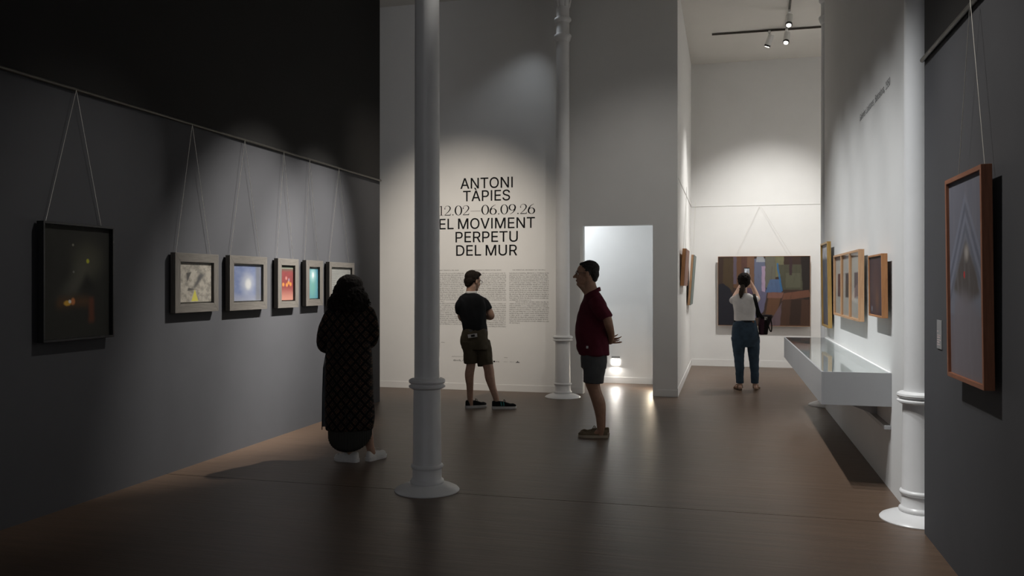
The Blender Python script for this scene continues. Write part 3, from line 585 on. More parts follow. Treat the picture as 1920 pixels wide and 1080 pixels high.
# ------------------------------------------------------------------ lettering on the walls
GLYPHS = {'A':(240,[[[20,0,8,0,39,85],[70,169,101,254,113,254],[126,254,138,254,169,169],[200,85,231,0,219,0],[208,0,196,0,188,23],[179,46,171,69,137,69],[102,69,68,69,60,46],[51,23,43,0,31,0]],[[92,136,78,97,106,97],[133,97,161,97,147,136],[134,174,120,213,106,174]]]),
'N':(262,[[[41,0,30,0,30,85],[30,169,30,254,42,254],[54,254,66,254,111,186],[155,118,200,50,200,118],[200,186,200,254,211,254],[221,254,232,254,232,169],[232,85,232,0,220,0],[208,0,196,0,151,68],[107,136,62,204,62,136],[62,68,62,0,51,0]]]),
'T':(224,[[[43,226,16,226,16,235],[16,245,16,254,80,254],[144,254,208,254,208,245],[208,235,208,226,182,226],[155,226,128,226,128,151],[128,75,128,0,118,0],[107,0,96,0,96,75],[96,151,96,226,69,226]]]),
'O':(267,[[[155,-3,133,-3,112,-3],[92,2,75,12,58,23],[45,38,35,58,25,77],[20,100,20,127,20,154],[25,177,35,197,45,216],[58,231,75,242,92,252],[112,258,133,258,155,258],[175,252,192,242,209,231],[222,216,232,197,242,177],[247,154,247,127,247,100],[242,77,232,58,222,38],[209,23,192,12,175,2]],[[118,26,133,26,149,26],[162,30,175,38,187,46],[197,57,204,72,211,87],[215,105,215,127,215,149],[211,167,204,182,197,197],[187,209,175,216,162,224],[149,228,133,228,118,228],[104,224,92,216,80,209],[70,197,63,182,55,167],[52,149,52,127,52,105],[55,87,63,72,70,57],[80,46,92,38,104,30]]]),
'I':(96,[[[40,0,32,0,32,20],[32,234,32,254,40,254],[56,254,64,254,64,234],[64,20,64,0,56,0]]]),
'À':(240,[[[20,0,8,0,39,85],[70,169,101,254,113,254],[126,254,138,254,169,169],[200,85,231,0,219,0],[208,0,196,0,188,23],[179,46,171,69,137,69],[102,69,68,69,60,46],[51,23,43,0,31,0]],[[92,136,78,97,106,97],[133,97,161,97,147,136],[134,174,120,213,106,174]],[[83,305,72,322,84,322],[96,322,108,322,116,305],[124,289,132,272,123,272],[115,272,106,272,95,289]]]),
'P':(222,[[[40,0,30,0,30,85],[30,170,30,254,59,254],[88,254,118,254,137,254],[153,251,166,244,179,237],[189,227,195,215,201,203],[204,189,204,174,204,159],[201,145,195,133,189,120],[179,111,166,104,153,96],[137,93,118,93,103,93],[80,93,62,93,62,73],[62,20,62,0,52,0]],[[62,136,62,121,75,121],[96,121,116,121,130,121],[140,123,149,128,157,133],[163,139,167,147,170,155],[172,164,172,174,172,184],[170,193,167,201,163,209],[157,215,148,219,140,224],[129,226,116,226,98,226],[80,226,62,226,62,211]]]),
'E':(209,[[[83,0,30,0,30,85],[30,170,30,254,82,254],[134,254,186,254,186,245],[186,235,186,226,145,226],[104,226,62,226,62,198],[62,171,62,143,101,143],[139,143,178,143,178,133],[178,124,178,114,139,114],[101,114,62,114,62,86],[62,57,62,29,104,29],[146,29,188,29,188,19],[188,10,188,0,135,0]]]),
'S':(223,[[[131,-4,112,-4,93,-4],[77,-1,64,5,50,11],[40,19,32,30,24,41],[20,54,19,68,30,68],[41,68,52,68,53,58],[56,50,62,44,67,37],[74,33,83,29,92,26],[102,25,112,25,123,25],[134,26,143,30,152,34],[159,39,165,46,170,53],[173,61,173,70,173,78],[171,84,166,89,162,95],[155,99,148,102,140,106],[132,109,122,111,112,114],[102,117,92,120,71,125],[55,134,43,145,32,155],[26,169,26,186,26,201],[30,213,37,224,45,235],[56,243,69,249,82,255],[97,258,114,258,130,258],[145,255,158,249,171,243],[181,235,189,224,196,214],[200,202,200,189,190,189],[179,189,169,189,167,202],[161,212,151,219,141,226],[128,229,112,229,102,229],[92,227,84,224,75,220],[69,215,64,209,60,203],[58,196,58,188,58,179],[60,172,65,167,71,161],[77,157,85,154,92,151],[99,148,106,147,115,144],[123,142,132,140,140,138],[147,135,156,132,164,128],[172,124,179,119,187,113],[193,107,197,99,202,91],[204,81,204,69,204,55],[201,43,193,32,186,21],[175,12,162,5,148,-1]]]),
'L':(196,[[[80,0,30,0,30,85],[30,170,30,254,41,254],[52,254,62,254,62,179],[62,104,62,29,102,29],[141,29,181,29,181,19],[181,10,181,0,130,0]]]),
'M':(314,[[[41,0,30,0,30,85],[30,169,30,254,45,254],[61,254,76,254,103,184],[130,114,157,44,184,114],[211,184,238,254,253,254],[269,254,284,254,284,169],[284,85,284,0,273,0],[263,0,252,0,252,67],[252,133,252,200,226,133],[199,67,173,0,162,0],[152,0,141,0,115,67],[88,133,62,200,62,133],[62,67,62,0,51,0]]]),
'V':(240,[[[39,169,8,254,20,254],[31,254,43,254,69,183],[94,113,120,42,145,113],[171,183,196,254,208,254],[219,254,231,254,200,169],[169,85,138,0,126,0],[113,0,101,0,70,85]]]),
'R':(224,[[[40,0,30,0,30,85],[30,170,30,254,59,254],[89,254,118,254,138,254],[154,251,167,244,179,238],[189,228,195,217,202,205],[205,191,205,176,205,161],[202,147,195,136,189,124],[179,115,166,109,164,108],[160,107,157,105,176,70],[195,35,214,0,202,0],[190,0,177,0,159,33],[142,66,124,99,104,99],[82,99,62,99,62,79],[62,20,62,0,52,0]],[[62,143,62,128,75,128],[94,128,117,128,130,128],[141,129,149,133,157,137],[163,143,167,150,171,158],[173,166,173,176,173,186],[171,195,167,202,163,210],[157,216,149,220,141,224],[130,226,116,226,98,226],[80,226,62,226,62,211]]]),
'U':(259,[[[149,-4,129,-4,109,-4],[92,0,77,8,62,16],[51,26,42,40,34,54],[30,69,30,87,30,142],[30,198,30,254,41,254],[51,254,62,254,62,199],[62,144,62,89,62,77],[65,66,70,57,76,47],[84,39,94,34,104,29],[116,26,129,26,143,26],[155,29,165,34,175,39],[183,47,188,57,194,66],[196,77,196,89,196,144],[196,199,196,254,207,254],[218,254,229,254,229,198],[229,142,229,87,229,69],[224,54,216,40,208,26],[197,16,182,8,167,0]]]),
'D':(251,[[[135,0,109,0,89,0],[50,0,30,0,30,20],[30,234,30,254,50,254],[91,254,113,254,137,254],[159,249,176,239,194,229],[207,214,217,196,226,177],[231,154,231,128,231,101],[226,78,217,59,207,40],[193,26,175,15,157,5]],[[62,40,62,29,75,29],[88,29,107,29,128,29],[145,32,159,40,173,48],[183,60,189,75,196,89],[200,107,200,128,200,148],[196,166,190,180,183,195],[173,206,160,214,147,222],[130,226,110,226,90,226],[75,226,62,226,62,215]]]),
'C':(255,[[[147,-3,134,-3,112,-3],[92,2,75,12,58,23],[45,38,35,58,25,77],[20,100,20,127,20,154],[25,177,35,197,45,216],[58,231,75,242,92,252],[112,258,134,258,147,258],[159,256,170,252,182,248],[192,243,201,236,210,228],[218,220,224,209,230,199],[234,187,236,174,226,174],[215,174,204,174,202,183],[199,191,195,197,190,204],[185,210,179,214,172,219],[165,222,158,224,150,227],[142,228,134,228,118,228],[104,224,92,216,79,208],[70,197,62,182,55,167],[52,149,52,127,52,105],[55,87,63,72,70,57],[80,46,92,38,104,30],[118,26,134,26,142,26],[150,28,158,30,165,32],[172,36,179,40,185,45],[190,50,195,57,199,64],[202,72,204,80,215,80],[226,80,236,80,234,67],[230,56,224,45,218,35],[210,26,201,19,192,12],[182,6,170,2,159,-2]]]),
'W':(343,[[[90,0,78,0,54,85],[31,170,8,254,19,254],[30,254,41,254,55,202],[68,150,82,98,84,90],[86,81,88,73,90,64],[92,56,93,47,95,38],[97,29,98,20,97,20],[96,20,95,20,96,29],[98,38,100,47,102,56],[104,64,106,73,108,81],[110,90,112,98,126,150],[139,202,153,254,165,254],[178,254,190,254,203,202],[217,150,231,98,233,90],[235,81,237,73,239,64],[241,56,243,47,245,38],[247,29,249,20,247,20],[246,20,244,20,246,29],[248,38,249,47,251,56],[253,64,255,73,257,81],[259,90,261,98,275,150],[288,202,302,254,313,254],[324,254,335,254,312,170],[288,85,265,0,253,0],[240,0,228,0,213,54],[198,108,184,161,181,172],[178,183,176,196,173,208],[170,222,168,237,170,237],[173,237,175,237,172,223],[170,209,167,197,165,185],[162,173,159,161,144,108],[130,54,115,0,103,0]]]),
'H':(258,[[[41,0,30,0,30,85],[30,170,30,254,41,254],[52,254,62,254,62,218],[62,181,62,144,107,144],[152,144,196,144,196,181],[196,218,196,254,207,254],[218,254,228,254,228,170],[228,85,228,0,218,0],[207,0,196,0,196,39],[196,77,196,116,152,116],[107,116,62,116,62,77],[62,39,62,0,52,0]]]),
'F':(205,[[[41,0,30,0,30,85],[30,170,30,254,82,254],[133,254,185,254,185,245],[185,235,185,226,144,226],[103,226,62,226,62,197],[62,168,62,139,99,139],[136,139,173,139,173,130],[173,120,173,111,136,111],[99,111,62,111,62,74],[62,37,62,0,52,0]]]),
'G':(240,[[[67,-4,135,-4,169,-4],[196,8,214,26,214,62],[214,97,214,133,187,133],[159,133,129,133,129,123],[129,115,129,105,149,105],[167,105,185,105,185,83],[185,62,185,38,175,30],[157,24,139,24,83,24],[54,64,54,129,54,192],[87,230,139,230,163,230],[181,220,192,206,198,214],[204,220,210,228,196,244],[173,260,137,260,69,260],[20,210,20,127,20,44]]]),
'B':(228,[[[36,85,36,0,62,0],[89,0,115,0,173,0],[212,24,212,75,212,109],[190,129,161,135,161,137],[161,137,161,137,185,145],[198,167,198,192,198,238],[163,254,111,254,85,254],[60,254,36,254,36,171]],[[79,147,67,147,67,175],[67,202,67,230,79,230],[93,230,107,230,147,230],[167,218,167,189,167,163],[149,147,105,147,93,147]],[[81,26,67,26,67,58],[67,89,67,121,81,121],[97,121,111,121,157,121],[181,107,181,75,181,42],[155,26,111,26,97,26]]]),
'.':(94,[[[54,-2,48,-2,41,-2],[36,0,31,4,27,9],[25,14,25,20,25,27],[27,32,31,37,36,41],[41,43,48,43,54,43],[59,41,64,37,68,32],[71,27,71,20,71,14],[68,9,64,4,59,0]]]),
',':(97,[[[24,-60,26,-65,58,-54],[77,-26,77,6,77,30],[67,44,50,44,38,44],[26,36,26,22,26,8],[38,0,50,0,52,0],[52,0,54,0,54,-22],[40,-38,18,-48,22,-54]]]),
'0':(192,[[[48,-4,97,-4,145,-4],[177,40,177,129,177,216],[145,260,97,260,48,260],[18,216,18,129,18,40]],[[125,22,97,22,67,22],[48,54,48,129,48,202],[67,234,97,234,125,234],[145,202,145,129,145,54]]]),
'1':(192,[[[30,8,30,0,77,0],[123,0,171,0,171,8],[171,18,171,26,153,26],[137,26,119,26,119,103],[119,179,119,254,111,254],[103,254,95,254,81,246],[65,240,42,236,42,230],[42,222,42,216,58,216],[71,216,87,216,87,153],[87,89,87,26,69,26],[50,26,30,26,30,18]]]),
'5':(192,[[[52,-4,91,-4,133,-4],[175,28,175,83,175,139],[139,165,97,165,81,165],[71,161,60,155,62,179],[64,202,65,228,97,228],[129,228,163,228,163,236],[163,246,163,254,121,254],[79,254,38,254,36,214],[32,175,30,135,36,133],[42,129,48,125,62,135],[71,141,89,141,121,141],[143,119,143,81,143,46],[119,22,87,22,58,22],[40,36,26,50,20,44],[14,36,10,30,26,12]]]),
'9':(192,[[[54,-4,81,-4,129,-4],[175,36,175,139,175,218],[137,260,87,260,50,260],[16,226,16,177,16,123],[44,97,85,97,107,97],[129,109,145,127,141,50],[113,22,81,22,64,22],[50,30,38,42,32,36],[26,28,20,22,34,6]],[[141,206,143,155,127,129],[107,121,91,121,60,121],[46,143,46,177,46,212],[64,234,89,234,121,234]]]),
'a':(196,[[[44,-4,75,-4,99,-4],[119,8,139,22,139,22],[139,22,139,22,139,16],[141,8,141,0,151,0],[159,0,169,0,169,38],[169,77,169,115,169,163],[149,194,103,194,71,194],[46,181,28,169,32,161],[36,155,40,147,56,157],[75,167,97,167,129,167],[137,143,137,119,56,111],[20,89,20,50,20,16]],[[103,22,85,22,65,22],[52,30,52,52,52,75],[73,91,137,99,137,81],[137,64,137,46,117,30]]]),
'b':(214,[[[97,-4,115,-4,159,-4],[196,32,196,97,196,155],[171,194,121,194,101,194],[79,183,64,167,64,179],[64,190,64,200,64,226],[64,252,64,276,54,276],[42,276,32,276,32,185],[32,91,32,0,40,0],[50,0,58,0,58,6],[60,14,60,20,62,20],[62,20,62,20,77,4]],[[141,22,109,22,97,22],[79,28,64,42,64,75],[64,107,64,141,81,157],[99,167,113,167,151,167],[165,139,165,97,165,50]]]),
'c':(177,[[[56,-4,107,-4,129,-4],[151,4,167,20,163,26],[159,34,153,40,141,30],[127,22,109,22,73,22],[52,52,52,93,52,137],[75,167,109,167,125,167],[137,161,147,151,153,157],[159,165,163,171,151,183],[133,194,109,194,60,194],[18,157,18,93,18,32]]]),
'd':(216,[[[50,-4,95,-4,119,-4],[139,8,153,22,155,22],[155,22,155,22,155,14],[157,8,157,0,167,0],[175,0,183,0,183,91],[183,185,183,276,173,276],[163,276,151,276,151,252],[151,228,151,204,153,192],[153,183,153,171,137,185],[123,194,99,194,58,194],[18,155,18,93,18,32]],[[121,22,103,22,69,22],[52,50,52,95,52,137],[75,167,105,167,121,167],[135,161,151,147,151,113],[151,81,151,48,135,30]]]),
'e':(192,[[[58,-4,109,-4,133,-4],[155,4,171,14,167,22],[163,28,159,36,145,26],[131,22,111,22,75,22],[52,46,50,87,91,87],[135,87,177,87,177,91],[179,97,179,105,179,159],[151,194,103,194,60,194],[18,155,18,93,18,32]],[[83,109,50,109,54,147],[77,169,103,169,133,169],[151,147,151,109,117,109]]]),
'i':(95,[[[32,64,32,0,42,0],[54,0,64,0,64,64],[64,125,64,189,54,189],[42,189,32,189,32,125]],[[36,228,48,228,60,228],[69,236,69,248,69,260],[60,270,48,270,36,270],[28,260,28,248,28,236]]]),
'l':(99,[[[42,-4,65,-4,73,-4],[79,-4,83,-2,81,6],[81,14,79,22,75,22],[73,22,73,22,67,22],[64,26,64,36,64,115],[64,196,64,276,54,276],[42,276,32,276,32,196],[32,117,32,38,32,10]]]),
'n':(212,[[[32,64,32,0,42,0],[54,0,64,0,64,46],[64,91,64,137,83,157],[95,167,115,167,141,167],[151,151,151,115,151,77],[151,38,151,0,161,0],[173,0,183,0,183,40],[183,79,183,119,183,167],[165,194,125,194,99,194],[79,179,62,161,62,161],[62,161,62,161,60,171],[60,179,58,189,50,189],[40,189,32,189,32,125]]]),
'o':(210,[[[60,-4,105,-4,151,-4],[192,32,192,93,192,157],[151,194,105,194,60,194],[18,157,18,93,18,32]],[[139,22,105,22,73,22],[52,52,52,93,52,137],[73,167,105,167,139,167],[161,137,161,93,161,52]]]),
'r':(135,[[[32,64,32,0,42,0],[54,0,64,0,64,40],[64,81,64,121,77,153],[95,165,111,165,119,165],[123,165,129,163,131,171],[133,181,135,189,129,192],[123,194,115,194,95,194],[75,179,62,155,62,155],[62,155,62,155,60,167],[60,177,58,189,50,189],[40,189,32,189,32,125]]]),
's':(163,[[[54,-4,81,-4,125,-4],[149,22,149,52,149,87],[119,99,93,109,71,117],[52,123,52,141,52,157],[64,169,87,169,103,169],[117,161,129,153,135,159],[139,165,145,173,131,185],[109,194,87,194,46,194],[22,171,22,141,22,107],[50,95,77,85,97,77],[119,69,119,50,119,34],[107,20,81,20,60,20],[44,30,26,44,22,36],[16,28,12,22,30,6]]]),
't':(131,[[[52,-4,91,-4,103,-4],[115,-2,127,2,123,10],[121,18,119,26,113,24],[105,22,99,22,77,22],[69,34,69,58,69,93],[69,127,69,163,85,163],[103,163,121,163,121,171],[121,181,121,189,103,189],[85,189,69,189,69,206],[69,224,69,242,60,242],[52,242,44,242,42,224],[40,206,40,189,30,189],[20,187,10,187,10,179],[10,171,10,163,18,163],[28,163,38,163,38,129],[38,93,38,58,38,20]]])}
def text_words(s, cap, width, track=0, space=118):
    """flat sans letters, one mesh per word: x centred on the line, baseline at z=0, facing -y"""
    sc = cap/254.0; x = 0.0; words = []; xs = []
    for word in s.split(' '):
        c = bpy.data.curves.new('t', 'CURVE'); c.dimensions = '2D'; c.fill_mode = 'BOTH'; c.resolution_u = 4; c.offset = cap*0.011
        for ch in word:
            adv, sp = GLYPHS[ch]
            for pts in sp:
                b = c.splines.new('BEZIER'); b.bezier_points.add(len(pts)-1); b.use_cyclic_u = True
                for q, p in zip(b.bezier_points, pts):
                    q.handle_left_type = q.handle_right_type = 'FREE'
                    q.handle_left = ((x+p[0])*sc, p[1]*sc, 0); q.co = ((x+p[2])*sc, p[3]*sc, 0); q.handle_right = ((x+p[4])*sc, p[5]*sc, 0)
                    xs.append((x+p[2])*sc)
            x += adv+track
        x += space
        o = bpy.data.objects.new('t', c); COL.objects.link(o)
        me = bpy.data.meshes.new_from_object(o.evaluated_get(bpy.context.evaluated_depsgraph_get()))
        bpy.data.objects.remove(o); bpy.data.curves.remove(c); me.materials.clear(); words.append(me)
    a, b = min(xs), max(xs); k = width/(b-a)
    for me in words:
        for v_ in me.vertices: v_.co = ((v_.co.x-(a+b)/2)*k, 0, v_.co.y)
    return words
def stroke(path, closed=False):
    """flat pen stroke of changing width: [(x,z,w)]"""
    P = np.array(path, float); n = len(P); q = np.vstack([P[-1:], P, P[:1]]) if closed else np.vstack([2*P[:1]-P[1:2], P, 2*P[-1:]-P[-2:-1]])
    T = q[2:, :2]-q[:-2, :2]; T /= np.linalg.norm(T, axis=1)[:, None]; Nn = np.stack([-T[:, 1], T[:, 0]], 1)
    L = P[:, :2]+Nn*P[:, 2:]/2; R = P[:, :2]-Nn*P[:, 2:]/2
    v_ = [tuple(p) for p in L]+[tuple(p) for p in R]
    return v_, [(i, (i+1) % n, n+(i+1) % n, n+i) for i in range(n if closed else n-1)]
def arc(cx, cz, rx, rz, a0, a1, w, n=22):
    return [(cx+rx*math.cos(math.radians(a0+(a1-a0)*k/n)), cz+rz*math.sin(math.radians(a0+(a1-a0)*k/n)), w(math.radians(a0+(a1-a0)*k/n))) for k in range(n+1)]
def rect(x0, z0, x1, z1): return [(x0, z0), (x1, z0), (x1, z1), (x0, z1)], [(0, 1, 2, 3)]
fat = lambda t: 3+8.5*abs(math.cos(t))
def digit(ch):
    if ch == '0': return 62, [stroke(arc(31, 50, 25, 49, 0, 360, fat)[:-1], True)]
    if ch == '1': return 44, [rect(19, 0, 27.5, 100), rect(6, 0, 40, 3), stroke([(5, 86, 3), (14, 92, 4), (22, 99, 6)])]
    if ch == '2': return 60, [stroke(arc(29, 73, 22, 26, 200, -10, lambda t: 3+6.5*max(0, math.cos(t)) + (4 if t > 3.0 else 0))+[(47, 56, 8), (34, 36, 6), (18, 18, 4), (7, 5, 3)]), rect(5, 0, 54, 7), stroke([(50, 4, 5), (53, 12, 4), (54.5, 20, 2)])]
    six = [stroke(arc(31, 31, 23, 30, 0, 360, fat)[:-1], True), stroke([(50, 99, 3), (38, 93, 4), (24, 80, 6), (13, 60, 9), (8.5, 40, 11), (8, 30, 11)])]
    if ch == '6': return 62, six
    if ch == '9': return 62, [([(62-x, 100-z) for x, z in a], f) for a, f in six]
    if ch == '.': return 26, [(lambda a: (a, [tuple(range(len(a)))]))([(13+5.5*math.cos(t*math.pi/8), 5.5+5.5*math.sin(t*math.pi/8)) for t in range(16)])]
    if ch == '-': return 92, [rect(6, 38, 86, 41)]
def serif_mesh(s, h, width):
    vs, fs, x = [], [], 0
    for ch in s:
        w, parts = digit(ch)
        for a, f in parts:
            b = len(vs); vs += [(x+p[0], p[1]) for p in a]; fs += [tuple(i+b for i in q) for q in f]
        x += w
    a, b = min(p[0] for p in vs), max(p[0] for p in vs); k = width/(b-a)
    me = bpy.data.meshes.new('dates'); me.from_pydata([((p[0]-(a+b)/2)*k, 0, p[1]*h/100) for p in vs], [], fs); return me
ty = -0.0012
ti = empty('title_lettering', (-3.284, YT, 0), 0, 'large black exhibition title and dates lettered on the pale wall', 'lettering')
for s, z, w in (('ANTONI', 2.862, 0.768), ('TÀPIES', 2.682, 0.690), (None, 2.486, 1.415), ('EL MOVIMENT', 2.290, 1.405), ('PERPETU', 2.100, 0.915), ('DEL MUR', 1.909, 0.895)):
    for me in (text_words(s, 0.148, w, space=70) if s else [serif_mesh('12.02-06.09.26', 0.138, w)]):
        put('title_word' if s else 'dates', me, 'ink', ti, loc=(0, ty, z))
def scribble(mb, x0, x1, z, xh, y=0.0):
    """one line of small print too small to read: word-shaped rows of stems and bars"""
    x = x0
    while x < x1-0.01:
        for _ in range(rnd.randint(2, 9)):
            if x > x1-0.006: break
            k = rnd.random(); top = xh*(1.45 if k > 0.78 else 1.0); bot = -xh*0.42 if k < 0.1 else 0
            w = xh*rnd.uniform(0.42, 0.62); t = xh*0.17
            mb.add([(x, y, z+bot), (x+t, y, z+bot), (x+t, y, z+top), (x, y, z+top)], [(0, 1, 2, 3)])
            if k > 0.35: mb.add([(x+w, y, z), (x+w+t, y, z), (x+w+t, y, z+xh), (x+w, y, z+xh)], [(0, 1, 2, 3)])
            zz = z+xh*rnd.choice((0.0, 0.45, 0.85))
            mb.add([(x, y, zz), (x+w+t, y, zz), (x+w+t, y, zz+t), (x, y, zz+t)], [(0, 1, 2, 3)])
            if k > 0.5: zz = z+xh*0.85; mb.add([(x, y, zz), (x+w+t, y, zz), (x+w+t, y, zz+t), (x, y, zz+t)], [(0, 1, 2, 3)])
            x += w+xh*0.42
        x += xh*0.55
def flat(mb, name, mat, parent, loc):
    me = bpy.data.meshes.new(name); me.from_pydata(mb.v, [], mb.f); return put(name, me, mat, parent, loc=loc)
LP = 0.0272
for x0, x1, n, short1, short2, head, hw, lab in (
    (-4.18, -3.612, 28, (15, 0.28), None, 'EL MOVIMENT PERPETU DEL MUR', 0.40, 'small print text column on the pale wall, just right of nearest white column'),
    (-3.565, -2.996, 29, (15, 0.28), None, 'EL MOVIMIENTO PERPETUO DEL MURO', 0.43, 'small print text column partly hidden by the man in black'),
    (-2.949, -2.383, 27, (14, 0.33), (26, 0.16), 'THE PERPETUAL MOVEMENT OF THE WALL', 0.475, 'small print text column right of the man in black')):
    r = empty('text_column', ((x0+x1)/2, YT, 1.65), 0, lab, 'lettering', 'wall text columns')
    [put('heading_word', hm, 'ink_soft', r, loc=(0, ty, 0.045)) for hm in text_words(head, 0.0135, hw, 14)]
    mb = MB(); W = (x1-x0)/2
    for i in range(n):
        e = W
        if short1 and i == short1[0]: e = -W+2*W*short1[1]*1.7
        if short2 and i == short2[0]: e = -W+2*W*short2[1]*1.7
        b = -W+(0.09 if short1 and i == short1[0]+1 and n == 27 else 0)
        scribble(mb, b, e, -i*LP*0.985, 0.0125)
    flat(mb, 'text_lines', 'ink_soft', r, (0, ty, 0))['kind'] = 'stuff'
cr = empty('credit_line', (-3.30, YT, 0.41), 0, 'tiny row of credit lines and sponsor marks low on the pale wall', 'lettering')
mb = MB(); scribble(mb, -0.50, -0.31, 0.058, 0.007); scribble(mb, 0.275, 0.335, 0.058, 0.008); scribble(mb, 0.27, 0.335, 0.0, 0.006); scribble(mb, 0.36, 0.43, 0.0, 0.006); scribble(mb, -0.66, -0.59, 0.255, 0.008)
flat(mb, 'credit_text', 'ink_soft', cr, (0, ty, 0))['kind'] = 'stuff'
mb = MB(); scribble(mb, -0.475, -0.325, -0.005, 0.019); scribble(mb, 0.155, 0.215, -0.004, 0.013); mb.box((0.118, -0.0002, -0.006), (0.145, 0, 0.014)); mb.box((0.445, -0.0002, -0.006), (0.50, 0, 0.003)); mb.add([(0.462, 0, 0.006), (0.482, 0, 0.006), (0.472, 0, 0.022)], [(0, 1, 2)])
flat(mb, 'sponsor_marks', 'ink', cr, (0, ty, 0))['kind'] = 'stuff'
wl = empty('wall_lettering', (XR-0.0012, 7.255, 2.965), -HP, 'single grey line of small lettering high on the right white wall', 'lettering')
for me in text_words('Galeries Laietanes, Barcelona, 1950', 0.060, 1.42): put('word', me, 'ink_grey', wl)

# ------------------------------------------------------------------ people
def figure_space(px0, y_floor):
    """local frame of a figure: x to the right, y away, z up; origin on the floor"""
    Z = FPX*CAM_H/(y_floor-HORIZON); u = (px0-960)/FPX
    loc = (Z*(-SA+u*CA), Z*(CA+u*SA), 0.0)
    def P(px, py, d=0.0):
        return np.array(((px-960)/FPX*(Z+d)-u*Z, d, CAM_H-(py-HORIZON)/FPX*(Z+d)))
    return loc, P
def skin(name, col):
    g = G(name); n = g.noise(g.coord(), 22, 4)
    g.out(g.ramp(n, [(0.3, tuple(c*0.85 for c in col)), (0.7, tuple(min(1, c*1.1) for c in col))]), 0.5, 0, 0.4)
skin('skin_tan', (0.36, 0.205, 0.135)); skin('skin_light', (0.44, 0.27, 0.195)); skin('skin_pale', (0.50, 0.32, 0.24))
def cloth(name, col, var=0.15, rough=0.85, bump=0.25):
    g = G(name); w = g.noise(g.coord('Object', (1, 1, 1)), 180, 2); n = g.noise(g.coord(), 9, 4)
    g.bump(w, bump, 0.002); g.out(g.ramp(n, [(0.3, tuple(c*(1-var) for c in col)), (0.7, tuple(min(1, c*(1+var)) for c in col))]), rough, 0, 0.2)
cloth('cloth_black', (0.008, 0.009, 0.011)); cloth('cloth_olive', (0.072, 0.060, 0.040)); cloth('cloth_burgundy', (0.085, 0.010, 0.021)); cloth('cloth_grey', (0.080, 0.081, 0.083))
cloth('cloth_white', (0.62, 0.61, 0.60), 0.05); cloth('denim', (0.036, 0.060, 0.088), 0.25); cloth('canvas_shoe', (0.66, 0.65, 0.63), 0.05); cloth('shoe_black', (0.010, 0.011, 0.012)); cloth('shoe_khaki', (0.15, 0.115, 0.075)); cloth('bag_dark', (0.018, 0.013, 0.015)); cloth('strap_cloth', (0.010, 0.010, 0.011))
cloth('panel_grey', (0.075, 0.085, 0.095)); cloth('cloth_purple', (0.045, 0.018, 0.030))
plain('rubber_white', (0.66, 0.65, 0.64), 0.6); plain('rubber_cream', (0.40, 0.34, 0.26), 0.6); plain('sandal_leather', (0.16, 0.10, 0.06), 0.5); plain('leather_patch', (0.23, 0.10, 0.035), 0.5)
plain('eye_white', (0.7, 0.68, 0.65), 0.2); plain('eye_dark', (0.02, 0.015, 0.012), 0.15); plain('lip', (0.30, 0.12, 0.10), 0.5); plain('teal_mark', (0.02, 0.20, 0.19), 0.6); plain('tag_white', (0.5, 0.5, 0.5), 0.6); plain('phone_body', (0.55, 0.55, 0.55), 0.35); plain('phone_dark', (0.012, 0.012, 0.014), 0.3)
def hairmat(name, col, sc=(60, 60, 12)):
    g = G(name); n = g.noise(g.coord('Object', sc), 2.0, 4); g.bump(n, 0.6, 0.006)
    g.out(g.ramp(n, [(0.3, tuple(c*0.4 for c in col)), (0.7, col)]), 0.75, 0, 0.15)
hairmat('hair_black', (0.016, 0.012, 0.010)); hairmat('hair_brown', (0.022, 0.015, 0.011)); hairmat('hair_greying', (0.045, 0.043, 0.042), (90, 90, 30)); hairmat('hair_tail', (0.05, 0.035, 0.026))
g = G('coat_lattice')                              # dark coat with a woven diamond lattice
tc = g.N.new('ShaderNodeTexCoord'); sx = g.N.new('ShaderNodeSeparateXYZ'); g.L.new(tc.outputs['Object'], sx.inputs[0])
X, Zc = sx.outputs[0], sx.outputs[2]
def lines(e, f, w): return g.mr(g.math('ABSOLUTE', g.math('SUBTRACT', g.math('FRACT', g.math('MULTIPLY', e, f)), 0.5)), w, w+0.06, 1.0, 0.0)
A_, B_ = g.math('ADD', X, g.math('MULTIPLY', Zc, 0.85)), g.math('SUBTRACT', X, g.math('MULTIPLY', Zc, 0.85))
lat = g.math('MAXIMUM', lines(A_, 13, 0.08), lines(B_, 13, 0.08)); lat2 = g.math('MAXIMUM', lines(A_, 52, 0.16), lines(B_, 52, 0.16))
nz = g.noise(g.coord('Object'), 45, 4)
c1 = g.ramp(nz, [(0.35, (0.026, 0.021, 0.019)), (0.52, (0.070, 0.045, 0.032)), (0.68, (0.150, 0.074, 0.040))])
c2 = g.mix(g.math('MULTIPLY', lat2, 0.75), c1, (0.007, 0.007, 0.007)); c3 = g.mix(lat, c2, (0.004, 0.004, 0.005)); g.bump(nz, 0.2, 0.003); g.out(c3, 0.85, 0, 0.15)
g = G('skirt_pleat'); g.out((0.030, 0.030, 0.026), 0.7, 0, 0.3)

